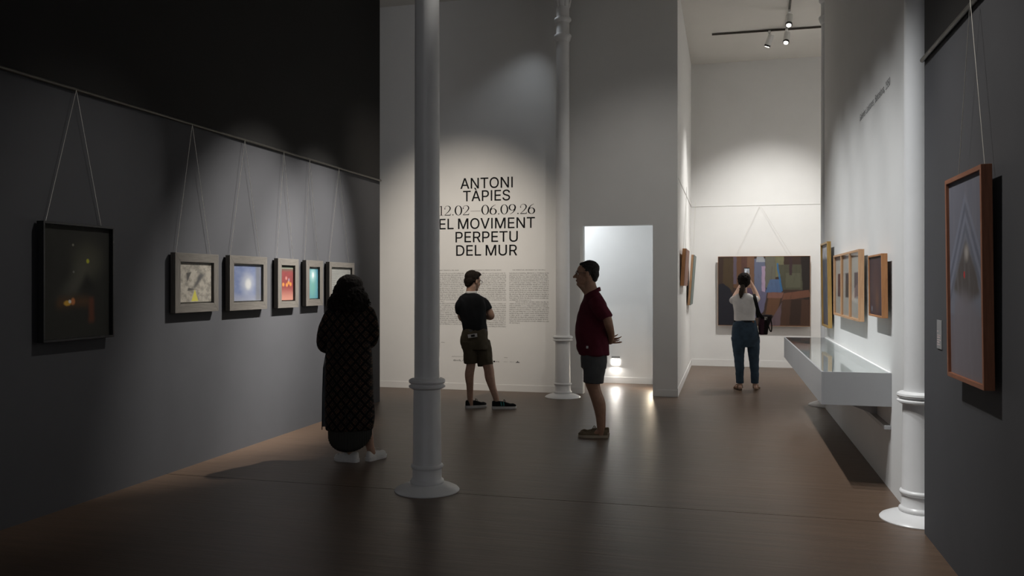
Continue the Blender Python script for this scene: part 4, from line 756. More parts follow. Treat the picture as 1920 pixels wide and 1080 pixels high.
def V(*a): return np.array(a, float)
def unit(a): a = np.array(a, float); return a/np.linalg.norm(a)
def frame3(f, up=(0, 0, 1)):
    f = unit(f); s_ = unit(np.cross(f, up)); u = np.cross(s_, f); return f, s_, u
def head(mb, c, f, up=(0, 0, 1), k=1.0, nose=1.0):
    """skull, face and ears; c is the point between the ears at eye height. s_ is the figure's right"""
    f, s_, u = frame3(f, up); R = np.stack([f, s_, u], 1); c = np.array(c)
    def L(a, b, d): return c + k*(f*a+s_*b+u*d)
    def E(p, r, n=18, m=11): mb.ell(L(*p), [k*q for q in r], R, n, m)
    E((-0.020, 0, 0.038), (0.096, 0.076, 0.080)); E((0.030, 0, 0.018), (0.062, 0.066, 0.076)); E((0.034, 0, -0.040), (0.056, 0.060, 0.066))
    E((0.036, 0, -0.078), (0.052, 0.048, 0.034)); E((0.074, 0, -0.098), (0.019, 0.022, 0.017)); E((-0.02, 0, -0.035), (0.06, 0.062, 0.055))
    E((0.078, 0, 0.020), (0.015, 0.046, 0.010)); E((0.060, 0.036, -0.028), (0.026, 0.022, 0.022)); E((0.060, -0.036, -0.028), (0.026, 0.022, 0.022))
    mb.tube([L(0.084, 0, 0.012), L(0.100, 0, -0.012), L(0.112*nose, 0, -0.032)], [0.008*k, 0.010*k, 0.0125*k], n=10, sub=3)
    E((0.096, 0.011, -0.036), (0.011, 0.009, 0.008), 10, 7); E((0.096, -0.011, -0.036), (0.011, 0.009, 0.008), 10, 7)
    E((0.087, 0, -0.058), (0.010, 0.024, 0.006), 12, 7); E((0.086, 0, -0.070), (0.010, 0.021, 0.0065), 12, 7)
    for t in (-1, 1):
        E((-0.010, 0.076*t, -0.006), (0.020, 0.010, 0.033), 12, 8); E((-0.004, 0.073*t, -0.030), (0.010, 0.008, 0.012), 10, 7)
    return L, R
def eyes(root, L, R, k):
    for t in (-1, 1):
        e = MB().ell(L(0.074, 0.032*t, -0.002), [0.0105*k]*3, R, 12, 8).build('eye', 'eye_white', root, smooth=True)
        MB().ell(L(0.0820, 0.032*t, -0.002), [0.0042*k, 0.006*k, 0.006*k], R, 10, 6).build('iris', 'eye_dark', e, smooth=True)
        MB().tube([L(0.090, 0.015*t, 0.020), L(0.089, 0.034*t, 0.025), L(0.076, 0.052*t, 0.020)], [0.0035*k, 0.004*k, 0.002*k], n=6).build('eyebrow', 'hair_black', root, smooth=True)
    MB().ell(L(0.0935, 0, -0.0645), [0.0048*k, 0.021*k, 0.0075*k], R, 12, 6).build('lips', 'lip', root, smooth=True)
def hand(mb, w, d, n, t, k=1.0, curl=0.5, spread=0.5):
    """w wrist, d towards the fingers, n out of the palm (fingers curl that way), t towards the thumb"""
    d = unit(d); n = unit(np.array(n)-d*np.dot(n, d)); t = unit(np.array(t)-d*np.dot(t, d)-n*np.dot(t, n)); w = np.array(w)
    def L(a, b, c): return w + k*(d*a+t*b+n*c)
    mb.tube([L(-0.02, 0, 0), L(0.015, 0, 0), L(0.05, 0.002, 0), L(0.088, 0.0, 0.002)], [(0.019*k, 0.026*k), (0.017*k, 0.030*k), (0.0155*k, 0.040*k), (0.012*k, 0.041*k)], n=16, sub=4, up=n)
    mb.ell(L(0.032, 0.022, 0.010), (0.017*k, 0.017*k, 0.028*k), np.stack([n, t, d], 1), 12, 8)
    for i, (b, ln) in enumerate(((0.031, 0.070), (0.0105, 0.078), (-0.0105, 0.073), (-0.030, 0.058))):
        c = curl*(0.85+0.12*i); sp = spread*(b/0.03)*0.16
        p = L(0.084, b, 0.0); pts = [p]; ang = 0.15*c
        for seg, da in ((0.46, 0.55), (0.31, 0.75), (0.23, 0.5)):
            ang += da*c; dirv = d*math.cos(ang)+n*math.sin(ang)+t*sp; pts.append(pts[-1]+k*ln*seg*dirv)
        mb.tube(pts, [0.0098*k, 0.0090*k, 0.0082*k, 0.0070*k], n=9, sub=3)
    p0 = L(0.018, 0.026, 0.006); q = unit(d*0.62+t*0.72+n*0.30)
    p1 = p0+k*0.040*q; q2 = unit(d*0.9+t*0.35+n*(0.2+0.4*curl)); p2 = p1+k*0.032*q2; p3 = p2+k*0.024*unit(q2+n*0.2)
    mb.tube([p0, p1, p2, p3], [0.0140*k, 0.0115*k, 0.0100*k, 0.0080*k], n=9, sub=3)
def shoe(root, heel, d, ln, upper, sole, name='shoe', sole_h=0.026, high=0.075, lace=None, wid=1.0, slip=False):
    """heel: floor point under the back of the heel; d: direction to the toe"""
    d = unit((d[0], d[1], 0)); s_ = V(d[1], -d[0], 0); h0 = np.array(heel, float); h0[2] = 0.0
    ts = [0.0, 0.03, 0.10, 0.22, 0.36, 0.50, 0.64, 0.76, 0.86, 0.94, 0.985, 1.0]
    ws = [0.016, 0.026, 0.032, 0.034, 0.033, 0.036, 0.042, 0.044, 0.040, 0.030, 0.018, 0.008]
    hs = [high*0.86, high, high, high*0.95, high*0.93, high*0.86, high*0.66, high*0.50, 0.036, 0.028, 0.020, 0.014]
    ws = [w*wid for w in ws]
    def ring(t, w, z0, z1, n=16, dome=True):
        c = h0+d*t*ln; q = []
        for i in range(n):
            a = 2*math.pi*i/n; x = math.cos(a); z = math.sin(a)
            zz = z0+(z1-z0)*(max(0, z)**0.8 if z > 0 else 0.0); xx = w*math.copysign(abs(x)**0.6, x)*(1-0.18*max(0, z)) if z > 0 else w*x
            q.append(tuple(c+s_*xx+V(0, 0, zz)))
        return q
    m = MB().rings([ring(t, w, sole_h*0.8, sole_h+h) for t, w, h in zip(ts, ws, hs)])
    up = put(name, fuse(m, 0.005, 3), upper, root, True)
    sm = MB(); rs = []
    for sgn, zz in ((1, 0.0), (1.03, 0.004), (1.06, sole_h*0.7), (1.03, sole_h)):
        q = []
        for t, w in zip(ts, ws): q.append((t, (w+0.004)*sgn))
        loop = [(t, w) for t, w in q]+[(t, -w) for t, w in reversed(q)]
        rs.append([tuple(h0+d*((t-0.5)*1.02*ln+0.5*ln)+s_*w+V(0, 0, zz+(0.006 if t > 0.93 and zz < 0.01 else 0))) for t, w in loop])
    sm.rings(rs).build('sole', sole, up, smooth=50)
    if lace:
        lm = MB()
        for i, t in enumerate((0.46, 0.52, 0.58, 0.64)):
            z = sole_h+high*(0.90-0.62*(t-0.42)/0.3)+0.004; w = 0.018
            lm.tube([h0+d*t*ln-s_*w+V(0, 0, z-0.004), h0+d*t*ln+V(0, 0, z), h0+d*t*ln+s_*w+V(0, 0, z-0.004)], 0.003, n=6, sub=2)
        z = sole_h+high*0.93
        for sg in (-1, 1): lm.tube([h0+d*0.47*ln+V(0, 0, z), h0+d*0.50*ln+s_*sg*0.022+V(0, 0, z+0.016), h0+d*0.55*ln+s_*sg*0.030+V(0, 0, z-0.006)], 0.0025, n=6, sub=3)
        lm.build('laces', lace, up, smooth=True)
    return up
def body_object(mb, loc, mat, label, voxel=0.0055, iters=4):
    o = put('person', fuse(mb, voxel, iters), mat, None, True); o.location = loc; o.rotation_euler = (0, 0, YAW)
    return tag(o, label, 'person')

# ---- man in profile, burgundy polo, hands behind the back (faces left)
loc, P = figure_space(1112, 818)
b = MB(); F = V(-1, 0.10, 0.02)
hc = P(1099.5, 513.5, 0.0)
Lh, Rh = head(b, hc, F, (0, 0, 1), 1.05, nose=1.04)
b.tube([P(1103, 520, 0), P(1106, 538, 0), P(1110, 556, 0)], [0.062, 0.066, 0.080], n=16)
b.tube([P(1087, 533.5, 0), P(1095, 539, 0), P(1103, 546, 0)], [0.026, 0.040, 0.052], n=14)
b.loft([(*P(1110, 556)[[0, 1]], P(0, 556)[2], 0.07, 0.10), (*P(1111, 575)[[0, 1]], P(0, 575)[2], 0.11, 0.16), (*P(1108, 620)[[0, 1]], P(0, 620)[2], 0.14, 0.15), (*P(1112, 664)[[0, 1]], P(0, 664)[2], 0.12, 0.15), (*P(1113, 690)[[0, 1]], P(0, 690)[2], 0.105, 0.15)], ex=2.2)
for sg, dx, fx in ((-1, 0, 0), (1, 2.5, 3.0)):
    dp = 0.075*sg
    b.tube([P(1113+dx, 690, 0.085*sg), P(1110+dx, 715, dp*1.1), P(1114+dx, 733, dp), P(1122+dx, 757, dp), P(1125+dx, 780, dp), P(1126+dx, 800, dp), P(1127+dx, 815, dp)],
           [0.078, 0.070, 0.057, 0.058, 0.044, 0.036, 0.034], n=16)
    b.tube([P(1127+dx, 808, dp), P(1114+dx, 813, dp)], [0.034, 0.022], n=12)
# arms go down and back; the near (left) forearm crosses behind
aL = [P(1121, 571, -0.205), P(1136, 592, -0.235), P(1142, 611, -0.215), P(1146, 630, -0.10), P(1144, 641, -0.03)]
b.tube(aL, [0.052, 0.047, 0.042, 0.034, 0.028], n=14)
aR = [P(1121, 571, 0.205), P(1136, 592, 0.235), P(1142, 611, 0.215), P(1143, 628, 0.11), P(1143, 636, 0.045)]
b.tube(aR, [0.052, 0.047, 0.042, 0.034, 0.028], n=14)
hand(b, P(1143.5, 641, -0.03), V(0.80, 0.30, -0.15), V(0.35, 0.2, 0.9), V(0, -1, 0.1), 0.78, 0.30, 0.7)
hand(b, P(1143, 636, 0.045), V(0.80, -0.35, 0.05), V(0.2, -0.3, 1.0), V(0, 1, 0.2), 0.78, 0.30, 0.7)
man3 = body_object(b, loc, 'skin_tan', 'man in burgundy polo and grey shorts standing in profile with hands behind his back')
eyes(man3, Lh, Rh, 1.05)
h = MB()
for p, r in (((-0.030, 0, 0.052), (0.094, 0.081, 0.078)), ((-0.070, 0, 0.0), (0.050, 0.070, 0.065)), ((-0.072, 0, -0.045), (0.036, 0.055, 0.034)), ((0.022, 0, 0.090), (0.046, 0.052, 0.022)),
             ((-0.020, 0.066, 0.022), (0.028, 0.014, 0.040)), ((-0.020, -0.066, 0.022), (0.028, 0.014, 0.040))):
    h.ell(Lh(*p), [1.05*q for q in r], Rh)
put('hair', fuse(h, 0.005, 3, 0.003, (60, 60, 60), 3), 'hair_greying', man3, True)
gm = MB()
for sg in (-1, 1):
    gm.tube([Lh(0.098, 0.034*sg, 0.004)+0.018*(Rh[:, 1]*math.cos(a)+Rh[:, 2]*math.sin(a)) for a in np.linspace(0, 2*math.pi, 13)], 0.0018, n=5, sub=2)
    gm.tube([Lh(0.095, 0.052*sg, 0.006), Lh(0.05, 0.074*sg, 0.008), Lh(-0.010, 0.082*sg, 0.006)], 0.0018, n=5, sub=3)
gm.tube([Lh(0.100, 0.016, 0.008), Lh(0.104, 0, 0.012), Lh(0.100, -0.016, 0.008)], 0.0018, n=5, sub=2)
gm.build('glasses', 'phone_dark', man3, smooth=True)
s = MB()
def sec(px, py, hx, hy, d=0.0, PP=None):
    q = (PP or P)(px, py, d); return (q[0], q[1], q[2], hx, hy)
s.loft([sec(1111.5, 547, 0.066, 0.080), sec(1111.5, 552, 0.080, 0.105), sec(1112, 560, 0.100, 0.155), sec(1112.5, 574, 0.133, 0.195), sec(1111, 596, 0.153, 0.20), sec(1109, 621, 0.160, 0.190), sec(1112, 645, 0.160, 0.185), sec(1114, 665, 0.150, 0.190)], ex=2.35)
s.ell(P(1102, 648), (0.115, 0.16, 0.115))
for sg in (-1, 1): s.tube([P(1117, 563, 0.17*sg), P(1125, 577, 0.222*sg), P(1136, 598, 0.238*sg)], [0.074, 0.075, 0.070], n=18, sub=5, flat=True)
put('polo_shirt', fuse(s, 0.007, 5, 0.011, (8, 8, 5), 1), 'cloth_burgundy', man3, True)
cm = MB()                                         # collar: high at the nape, low at the throat
cm.rings([[tuple(P(1110.5, 545, 0)+V(r*math.cos(a)*1.04, r*1.05*math.sin(a), z+0.034*math.cos(a))) for a in np.linspace(0, 2*math.pi, 41)[:-1]] for r, z in ((0.083, -0.034), (0.077, -0.004), (0.072, 0.004), (0.068, 0.0), (0.070, -0.032))])
cm.build('collar', 'cloth_burgundy', man3, smooth=True)
MB().box((-0.010, -0.003, -0.012), (0.010, 0.0, 0.012)).build('hem_tag', 'tag_white', man3, loc=tuple(P(1101, 651, -0.198)))
t = MB()
t.loft([sec(1113, 660, 0.125, 0.168), sec(1113.5, 675, 0.130, 0.175), sec(1113, 690, 0.122, 0.172)], ex=2.4)
for sg, dx in ((-1, 0), (1, 2.5)): t.tube([P(1114+dx, 676, 0.082*sg), P(1113+dx, 695, 0.088*sg), P(1111.5+dx, 718, 0.088*sg)], [(0.112, 0.092), (0.105, 0.092), (0.093, 0.088)], n=22, sub=5, flat=True, up=(1, 0, 0))
put('shorts', fuse(t, 0.007, 4, 0.006, (9, 9, 7), 5), 'cloth_grey', man3, True)
for sg, hx in ((-1, 1139.5), (1, 1142)):
    q = P(hx, 820, 0.075*sg); shoe(man3, (q[0], q[1], 0), (-1, -0.06*sg+0.02, 0), 0.288, 'shoe_khaki', 'rubber_cream', 'boat_shoe', 0.026, 0.052, 'shoe_khaki')

# ---- man in black t-shirt and olive shorts seen from behind, arms folded
loc, P = figure_space(900, 764)
TY = math.radians(-24)                           # trunk turned to the right
fw = V(math.sin(-TY), math.cos(TY), 0); rt = V(fw[1], -fw[0], 0)
b = MB(); F = V(0.70, 0.70, -0.14)
hc = P(887.0, 527.0, 0.03); Lh, Rh = head(b, hc, F, (0, 0, 1), 1.0)
b.tube([P(884, 536, 0.0), P(882.5, 547, 0.0), P(884, 560, 0.0)], [0.056, 0.058, 0.08], n=16)
b.loft([sec(884, 556, 0.10, 0.08), sec(885, 572, 0.16, 0.10), sec(889, 600, 0.13, 0.10), sec(890, 622, 0.13, 0.10), sec(892, 640, 0.135, 0.11)], yaw=TY)
sL, sR = P(868, 569, 0.0), P(904, 565, 0.05)
b.tube([sL, P(864, 586, 0.03), P(868, 598, 0.10), P(886, 596, 0.22), P(902, 592, 0.22)], [0.050, 0.044, 0.040, 0.034, 0.026], n=14)
b.tube([sR, P(915, 580, 0.07), P(921, 593.5, 0.09), P(908, 593, 0.20), P(892, 588, 0.25)], [0.052, 0.046, 0.040, 0.034, 0.026], n=14)
hand(b, P(902, 592, 0.22), V(0.9, -0.2, 0.3), V(0, -1, 0), V(0, 0, 1), 0.95, 0.6, 0.3)
hand(b, P(892, 588, 0.25), V(-0.9, -0.1, 0.1), V(0, -1, 0), V(0, 0, 1), 0.95, 0.6, 0.3)
b.tube([P(882, 642, 0.0), P(883, 665, -0.02), P(883, 683, -0.03), P(880, 703, -0.05), P(881, 724, -0.05), P(881.5, 747, -0.04), P(883, 760, -0.04)], [0.075, 0.066, 0.056, 0.056, 0.043, 0.036, 0.034], n=16)
b.tube([P(902, 642, 0.05), P(909, 668, 0.01), P(916, 690, -0.02), P(918.5, 708, -0.03), P(923.5, 727, -0.05), P(930, 746, -0.08), P(931, 760, -0.08)], [0.08, 0.070, 0.062, 0.060, 0.045, 0.038, 0.034], n=16)
b.tube([P(882, 757, -0.04), P(891, 761, -0.01)], [0.032, 0.020], n=12); b.tube([P(931, 757, -0.08), P(942, 762, -0.10)], [0.032, 0.020], n=12)
man2 = body_object(b, loc, 'skin_light', 'man in black t-shirt and olive shorts with folded arms reading the wall text')
eyes(man2, Lh, Rh, 1.0)
h = MB()
for p, r in (((-0.026, 0, 0.050), (0.096, 0.084, 0.082)), ((-0.070, 0, -0.005), (0.050, 0.074, 0.070)), ((-0.075, 0, -0.050), (0.034, 0.052, 0.036)), ((0.040, 0, 0.090), (0.058, 0.062, 0.036)),
             ((-0.022, 0.068, 0.020), (0.034, 0.014, 0.042)), ((-0.022, -0.068, 0.020), (0.034, 0.014, 0.042)), ((0.076, 0.0, 0.090), (0.026, 0.05, 0.020))):
    h.ell(Lh(*p), r, Rh)
put('hair', fuse(h, 0.005, 3, 0.003, (70, 70, 40), 9), 'hair_brown', man2, True)
gm = MB()
for sg in (-1, 1):
    gm.tube([Lh(0.100, 0.036*sg, 0.0)+Rh[:, 1]*0.025*math.cos(a)+Rh[:, 2]*0.020*math.sin(a) for a in np.linspace(0, 2*math.pi, 13)], 0.0022, n=5, sub=2)
    gm.tube([Lh(0.098, 0.060*sg, 0.006), Lh(0.05, 0.078*sg, 0.010), Lh(-0.012, 0.084*sg, 0.008)], 0.0022, n=5, sub=3)
gm.tube([Lh(0.102, 0.012, 0.006), Lh(0.108, 0, 0.010), Lh(0.102, -0.012, 0.006)], 0.0022, n=5, sub=2)
gm.build('glasses', 'phone_dark', man2, smooth=True)
s = MB()
s.loft([sec(883, 549, 0.070, 0.066), sec(884, 553.5, 0.125, 0.085), sec(883.5, 560, 0.165, 0.105), sec(884, 573, 0.178, 0.118), sec(886, 590, 0.170, 0.120), sec(889, 606, 0.152, 0.118), sec(891, 619.5, 0.146, 0.115)], yaw=TY, ex=2.5)
s.tube([P(871, 563, -0.03), P(863.5, 573, 0.0), P(863.5, 586, 0.04)], [0.058, 0.066, 0.062], n=18, flat=True)
s.tube([P(896, 562, 0.04), P(906.5, 568, 0.06), P(914.5, 581.5, 0.07)], [0.060, 0.066, 0.062], n=18, flat=True)
put('t_shirt', fuse(s, 0.007, 5, 0.011, (9, 9, 4), 11), 'cloth_black', man2, True)
cm = MB(); c0 = P(883.2, 547.5, 0.0)
cm.rings([[tuple(c0+rt*(r*math.cos(a))+fw*(r*0.95*math.sin(a))+V(0, 0, z)) for a in np.linspace(0, 2*math.pi, 33)[:-1]] for r, z in ((0.072, -0.022), (0.066, 0.010), (0.060, 0.010), (0.062, -0.02))])
cm.build('undershirt_collar', 'cloth_white', man2, smooth=True)
t = MB()
t.loft([sec(890.5, 616, 0.148, 0.118), sec(890, 630, 0.162, 0.128), sec(891, 648, 0.168, 0.132), sec(892, 655, 0.160, 0.130)], yaw=TY, ex=2.5)
t.tube([P(880, 640, -0.03), P(881.5, 660, -0.035), P(882, 681, -0.035)], [(0.098, 0.10), (0.086, 0.09), (0.076, 0.082)], n=22, flat=True, up=(1, 0, 0))
t.tube([P(903, 640, 0.04), P(907.5, 663, 0.01), P(910.5, 685, -0.01)], [(0.108, 0.11), (0.099, 0.10), (0.094, 0.092)], n=22, flat=True, up=(1, 0, 0))
t.ell(P(869, 638, -0.02), (0.040, 0.06, 0.08))
put('shorts', fuse(t, 0.007, 3, 0.009, (10, 10, 9), 21), 'cloth_olive', man2, True)
MB().rings([[tuple(P(890.5, 619.5, 0)+rt*(r*0.150*math.cos(a))+fw*(r*0.119*math.sin(a))+V(0, 0, z)) for a in np.linspace(0, 2*math.pi, 49)[:-1]] for r, z in ((0.98, -0.016), (1.02, -0.016), (1.02, 0.014), (0.98, 0.014))]).build('belt', 'cloth_grey', man2, smooth=40)
ph = MB().box((-0.058, -0.004, -0.022), (0.058, 0.004, 0.022)).build('phone_in_pocket', 'phone_body', man2, bevel=0.003, loc=tuple(P(886, 629.5, -0.148))); ph.rotation_euler = (0.1, math.radians(-8), TY*0.5)
MB().box((-0.018, -0.0055, -0.014), (0.030, -0.0042, 0.014)).build('phone_window', 'phone_dark', ph)
q = P(873, 766, -0.06); sh = shoe(man2, (q[0], q[1], 0), (0.93, 0.34, 0), 0.265, 'shoe_black', 'rubber_white', 'trainer', 0.032, 0.066, 'cloth_black', 0.95)
q = P(922.5, 768, -0.10); sh = shoe(man2, (q[0], q[1], 0), (1, -0.03, 0), 0.292, 'shoe_black', 'rubber_white', 'trainer', 0.032, 0.066, 'cloth_black', 1.0)
for k in range(2): MB().tube([q+V(0.115+0.030*k, -0.040, 0.045)-V(0, 0, q[2]), q+V(0.108+0.030*k, -0.034, 0.082)-V(0, 0, q[2])], 0.007, n=8).build('side_stripe', 'teal_mark', sh, smooth=True)

# ---- woman in the long patterned coat, seen from behind
loc, P = figure_space(655, 865)
b = MB(); F = V(-0.25, 0.95, 0.0)
hc = P(657, 544.0, 0.02); Lh, Rh = head(b, hc, F, (0, 0, 1), 0.97)
b.tube([P(656, 555, 0), P(655, 575, 0), P(655, 590, 0)], [0.052, 0.052, 0.07], n=14)
b.loft([sec(655, 588, 0.12, 0.07), sec(655, 605, 0.15, 0.09), sec(655, 660, 0.14, 0.10), sec(655, 700, 0.16, 0.11), sec(655, 735, 0.15, 0.11)])
b.tube([P(645, 730, 0), P(648, 780, 0), P(653, 815, 0), P(657, 842, 0), P(659, 858, 0)], [0.09, 0.062, 0.052, 0.036, 0.035], n=14)
b.tube([P(668, 730, 0.03), P(678, 780, 0.03), P(688, 812, 0.03), P(693, 833, 0.03), P(697, 850, 0.05)], [0.09, 0.062, 0.052, 0.037, 0.034], n=14)
b.tube([P(659, 857, 0), P(640, 862, 0.07)], [0.033, 0.025], n=10); b.tube([P(697, 850, 0.05), P(706, 854, 0.12)], [0.033, 0.025], n=10)
b.tube([P(616, 598, 0), P(608, 640, 0.03), P(612, 650, 0.07), P(640, 640, 0.22), P(658, 636, 0.22)], [0.045, 0.040, 0.036, 0.028, 0.023], n=12)
b.tube([P(694, 594, 0), P(699, 632, 0.03), P(694, 643, 0.07), P(668, 640, 0.22), P(652, 644, 0.24)], [0.045, 0.040, 0.036, 0.028, 0.023], n=12)
hand(b, P(658, 636, 0.22), V(1, -0.1, 0.1), V(0, -1, 0), V(0, 0, 1), 0.85, 0.6, 0.3); hand(b, P(652, 644, 0.25), V(-1, 0, 0.1), V(0, -1, 0), V(0, 0, 1), 0.85, 0.6, 0.3)
wom1 = body_object(b, loc, 'skin_light', 'woman with dark curly hair in a long patterned coat viewed from behind')
eyes(wom1, Lh, Rh, 0.97)
h = MB(); R1 = random.Random(4)
for (px, py, d, r) in ((656, 534, -0.01, (0.112, 0.108, 0.088)), (654, 545, -0.02, (0.132, 0.105, 0.090)), (652, 550, -0.045, (0.130, 0.085, 0.095)), (647, 560, -0.035, (0.115, 0.085, 0.065)), (668, 558, -0.03, (0.105, 0.085, 0.075))): h.ell(P(px, py, d), r)
for k in range(230):                               # loose curls
    a = R1.uniform(0, 2*math.pi); zf = R1.random()**0.8
    py = 537+zf*36; rx = 0.090+0.060*math.sin(min(1, zf*1.15)*math.pi*0.62); ry = 0.095+0.03*zf
    if math.sin(a) > 0.55: continue
    c = P(655+2*(1-zf)-3*zf, py, -0.02); p = c+V(rx*math.cos(a), ry*math.sin(a), 0)
    rr = R1.uniform(0.010, 0.020); ph = R1.uniform(0, 6); L_ = R1.uniform(0.04, 0.075); pts = []
    for i in range(7):
        t_ = i/6; pts.append(p+V(rr*0.7*math.cos(ph+t_*7)+0.012*t_*math.cos(a), rr*0.7*math.sin(ph+t_*7), -L_*t_))
    h.tube(pts, [0.010, 0.010, 0.009, 0.008, 0.007, 0.005, 0.003], n=6, sub=2)
put('curly_hair', fuse(h, 0.005, 1, 0.005, (50, 50, 40), 2), 'hair_black', wom1, True)
hs = MB()
for k in range(120):
    a = R1.uniform(math.pi*0.9, math.pi*2.1); zf = R1.uniform(0.62, 1.0); py = 530+zf*42
    rx = 0.105+0.050*math.sin(min(1, zf*1.15)*math.pi*0.62); p = P(655-2*zf, py, -0.02)+V(rx*math.cos(a), 0.12*math.sin(a), 0); ph = R1.uniform(0, 6); e = V(math.cos(a), math.sin(a)*0.6, 0)
    hs.tube([p, p+e*0.014+V(0.006*math.cos(ph), 0, -0.014), p+e*0.018+V(-0.006*math.cos(ph), 0, -0.03), p+e*0.032+V(0.004, 0, -0.042)], [0.004, 0.003, 0.0025, 0.001], n=5, sub=3)
hs.build('loose_strands', 'hair_black', wom1, smooth=True)
s = MB()
s.loft([sec(655.5, 574, 0.085, 0.075), sec(655, 580, 0.135, 0.090), sec(654.5, 588, 0.178, 0.108), sec(654, 605, 0.185, 0.120), sec(654.5, 640, 0.180, 0.125), sec(655, 680, 0.196, 0.135), sec(655.5, 730, 0.200, 0.142), sec(657, 775, 0.208, 0.150), sec(656.5, 800, 0.200, 0.150), sec(656, 804.5, 0.190, 0.145)], ex=2.5)
s.tube([P(620, 592, 0), P(612, 612, 0.0), P(607.5, 638, 0.02), P(614, 651, 0.08), P(636, 645, 0.20)], [0.062, 0.062, 0.062, 0.058, 0.048], n=16)
s.tube([P(690, 587, 0), P(696, 605, 0.0), P(697.5, 628, 0.02), P(691, 642, 0.08), P(670, 640, 0.20)], [0.062, 0.062, 0.060, 0.056, 0.048], n=16)
put('patterned_coat', fuse(s, 0.008, 4, 0.007, (10, 10, 2.2), 31), 'coat_lattice', wom1, True)
rs = []; nn = 180
for k in range(10):
    t_ = k/9; ring_ = []
    for i in range(nn):
        a = 2*math.pi*i/nn; low = 0.5+0.5*abs(math.sin(a))**0.7 if True else 1
        zt, zb = P(0, 772)[2], P(0, 842)[2]+0.125*(1-math.sqrt(max(0, 1-math.cos(a)**2)))
        pl = 1+0.020*math.sin(a*45); z = zt+(zb-zt)*t_
        rx = 0.186-0.004*t_; ry = 0.150-0.010*t_
        c = P(656.5, 800)
        ring_.append((c[0]+rx*pl*math.cos(a), ry*pl*math.sin(a), z))
    rs.append(ring_)
sk = MB(); sk.rings(rs, cap=False); o = sk.build('pleated_skirt', 'skirt_pleat', wom1, smooth=True)
sd = o.modifiers.new('thick', 'SOLIDIFY'); sd.thickness = 0.004
pm = MB(); pm.rings([[tuple(P(x0, y, 0.10)), tuple(P(x1, y, 0.10)), tuple(P(x1, y, 0.112)), tuple(P(x0, y, 0.112))] for x0, x1, y in ((612, 618, 668), (607, 618, 690), (605.5, 618, 740), (604.5, 618, 800))])
pm.build('coat_panel', 'panel_grey', wom1)  # sheer grey panel at the open front of the coat
MB().rings([[tuple(P(x0, y, 0.098)), tuple(P(x0+1.6, y, 0.098)), tuple(P(x0+1.6, y, 0.115)), tuple(P(x0, y, 0.115))] for x0, y in ((611, 660), (605.5, 690), (603.8, 740), (603, 806))]).build('coat_edge', 'cloth_black', wom1)
q = P(671.5, 871, -0.035); shoe(wom1, (q[0], q[1], 0), (-0.93, 0.36, 0), 0.225, 'canvas_shoe', 'rubber_white', 'white_trainer', 0.030, 0.058, 'canvas_shoe', 0.98)
q = P(689, 858, 0.0); shoe(wom1, (q[0], q[1], 0), (0.52, 0.85, 0), 0.225, 'canvas_shoe', 'rubber_white', 'white_trainer', 0.030, 0.058, 'canvas_shoe', 0.98)

# ---- woman in white top and jeans holding up a phone, far room
loc, P = figure_space(1402, 731)
b = MB(); F = V(0.12, 0.99, 0.06)
hc = P(1394.5, 528, 0.03); Lh, Rh = head(b, hc, F, (0, 0, 1), 0.95)
b.tube([P(1394, 537, 0.0), P(1394.5, 549, 0.0), P(1395, 560, 0)], [0.050, 0.050, 0.07], n=14)
b.loft([sec(1395, 557, 0.10, 0.07), sec(1395.5, 570, 0.145, 0.09), sec(1396, 598, 0.125, 0.09), sec(1397, 615, 0.14, 0.10), sec(1397.5, 632, 0.155, 0.11)])
aL = [P(1378, 561, 0.04), P(1374, 563, 0.14), P(1375, 561, 0.22), P(1385, 543, 0.32), P(1395.5, 525, 0.37)]
aR = [P(1412, 560, 0.04), P(1418, 562, 0.14), P(1420, 558, 0.22), P(1413, 541, 0.32), P(1404, 525, 0.37)]
for a in (aL, aR): b.tube(a, [0.043, 0.040, 0.038, 0.032, 0.024], n=14)
hand(b, aL[-1], V(0.35, 0.1, 0.95), V(0.6, -0.6, 0.2), V(0.5, -0.6, 0), 0.80, 0.7, 0.3); hand(b, aR[-1], V(-0.35, 0.1, 0.95), V(-0.6, -0.6, 0.2), V(-0.5, -0.6, 0), 0.80, 0.7, 0.3)
for xs, sgn in (((1385, 1385.5, 1386, 1387, 1387), -1), ((1410, 1412, 1413.5, 1415, 1416), 1)):
    b.tube([P(xs[0], 632, 0), P(xs[1], 655, 0), P(xs[2], 680, 0), P(xs[3], 712, 0), P(xs[4], 724, 0)], [0.085, 0.066, 0.05, 0.036, 0.033], n=14)
    f0 = P(xs[4], 724, 0.0); dx = 0.03*sgn+0.02
    b.tube([(f0[0], 0.0, 0.055), (f0[0]-0.002, -0.035, 0.035)], [0.032, 0.026], n=10)
    b.tube([(f0[0], 0.01, 0.055), (f0[0]+dx, 0.09, 0.035), (f0[0]+dx*1.6, 0.16, 0.022)], [0.032, (0.024, 0.034), (0.016, 0.036)], n=12, up=(0, 0, 1))
wom4 = body_object(b, loc, 'skin_pale', 'woman in white top and blue jeans photographing the large painting')
eyes(wom4, Lh, Rh, 0.95)
h = MB()
for p, r in (((-0.024, 0, 0.046), (0.104, 0.090, 0.086)), ((-0.075, 0, -0.005), (0.050, 0.078, 0.068)), ((-0.085, 0.0, -0.045), (0.040, 0.052, 0.04)), ((0.040, 0, 0.085), (0.056, 0.066, 0.036)), ((-0.03, 0.066, 0.01), (0.045, 0.022, 0.055)), ((-0.03, -0.066, 0.01), (0.045, 0.022, 0.055))): h.ell(Lh(*p), r, Rh)
put('hair', fuse(h, 0.005, 2, 0.006, (40, 40, 40), 5), 'hair_black', wom4, True)
h = MB().tube([P(1393, 537, -0.075), P(1391, 545, -0.115), P(1389.5, 552, -0.120), P(1388.5, 558, -0.110)], [0.030, 0.034, 0.030, 0.012], n=14)
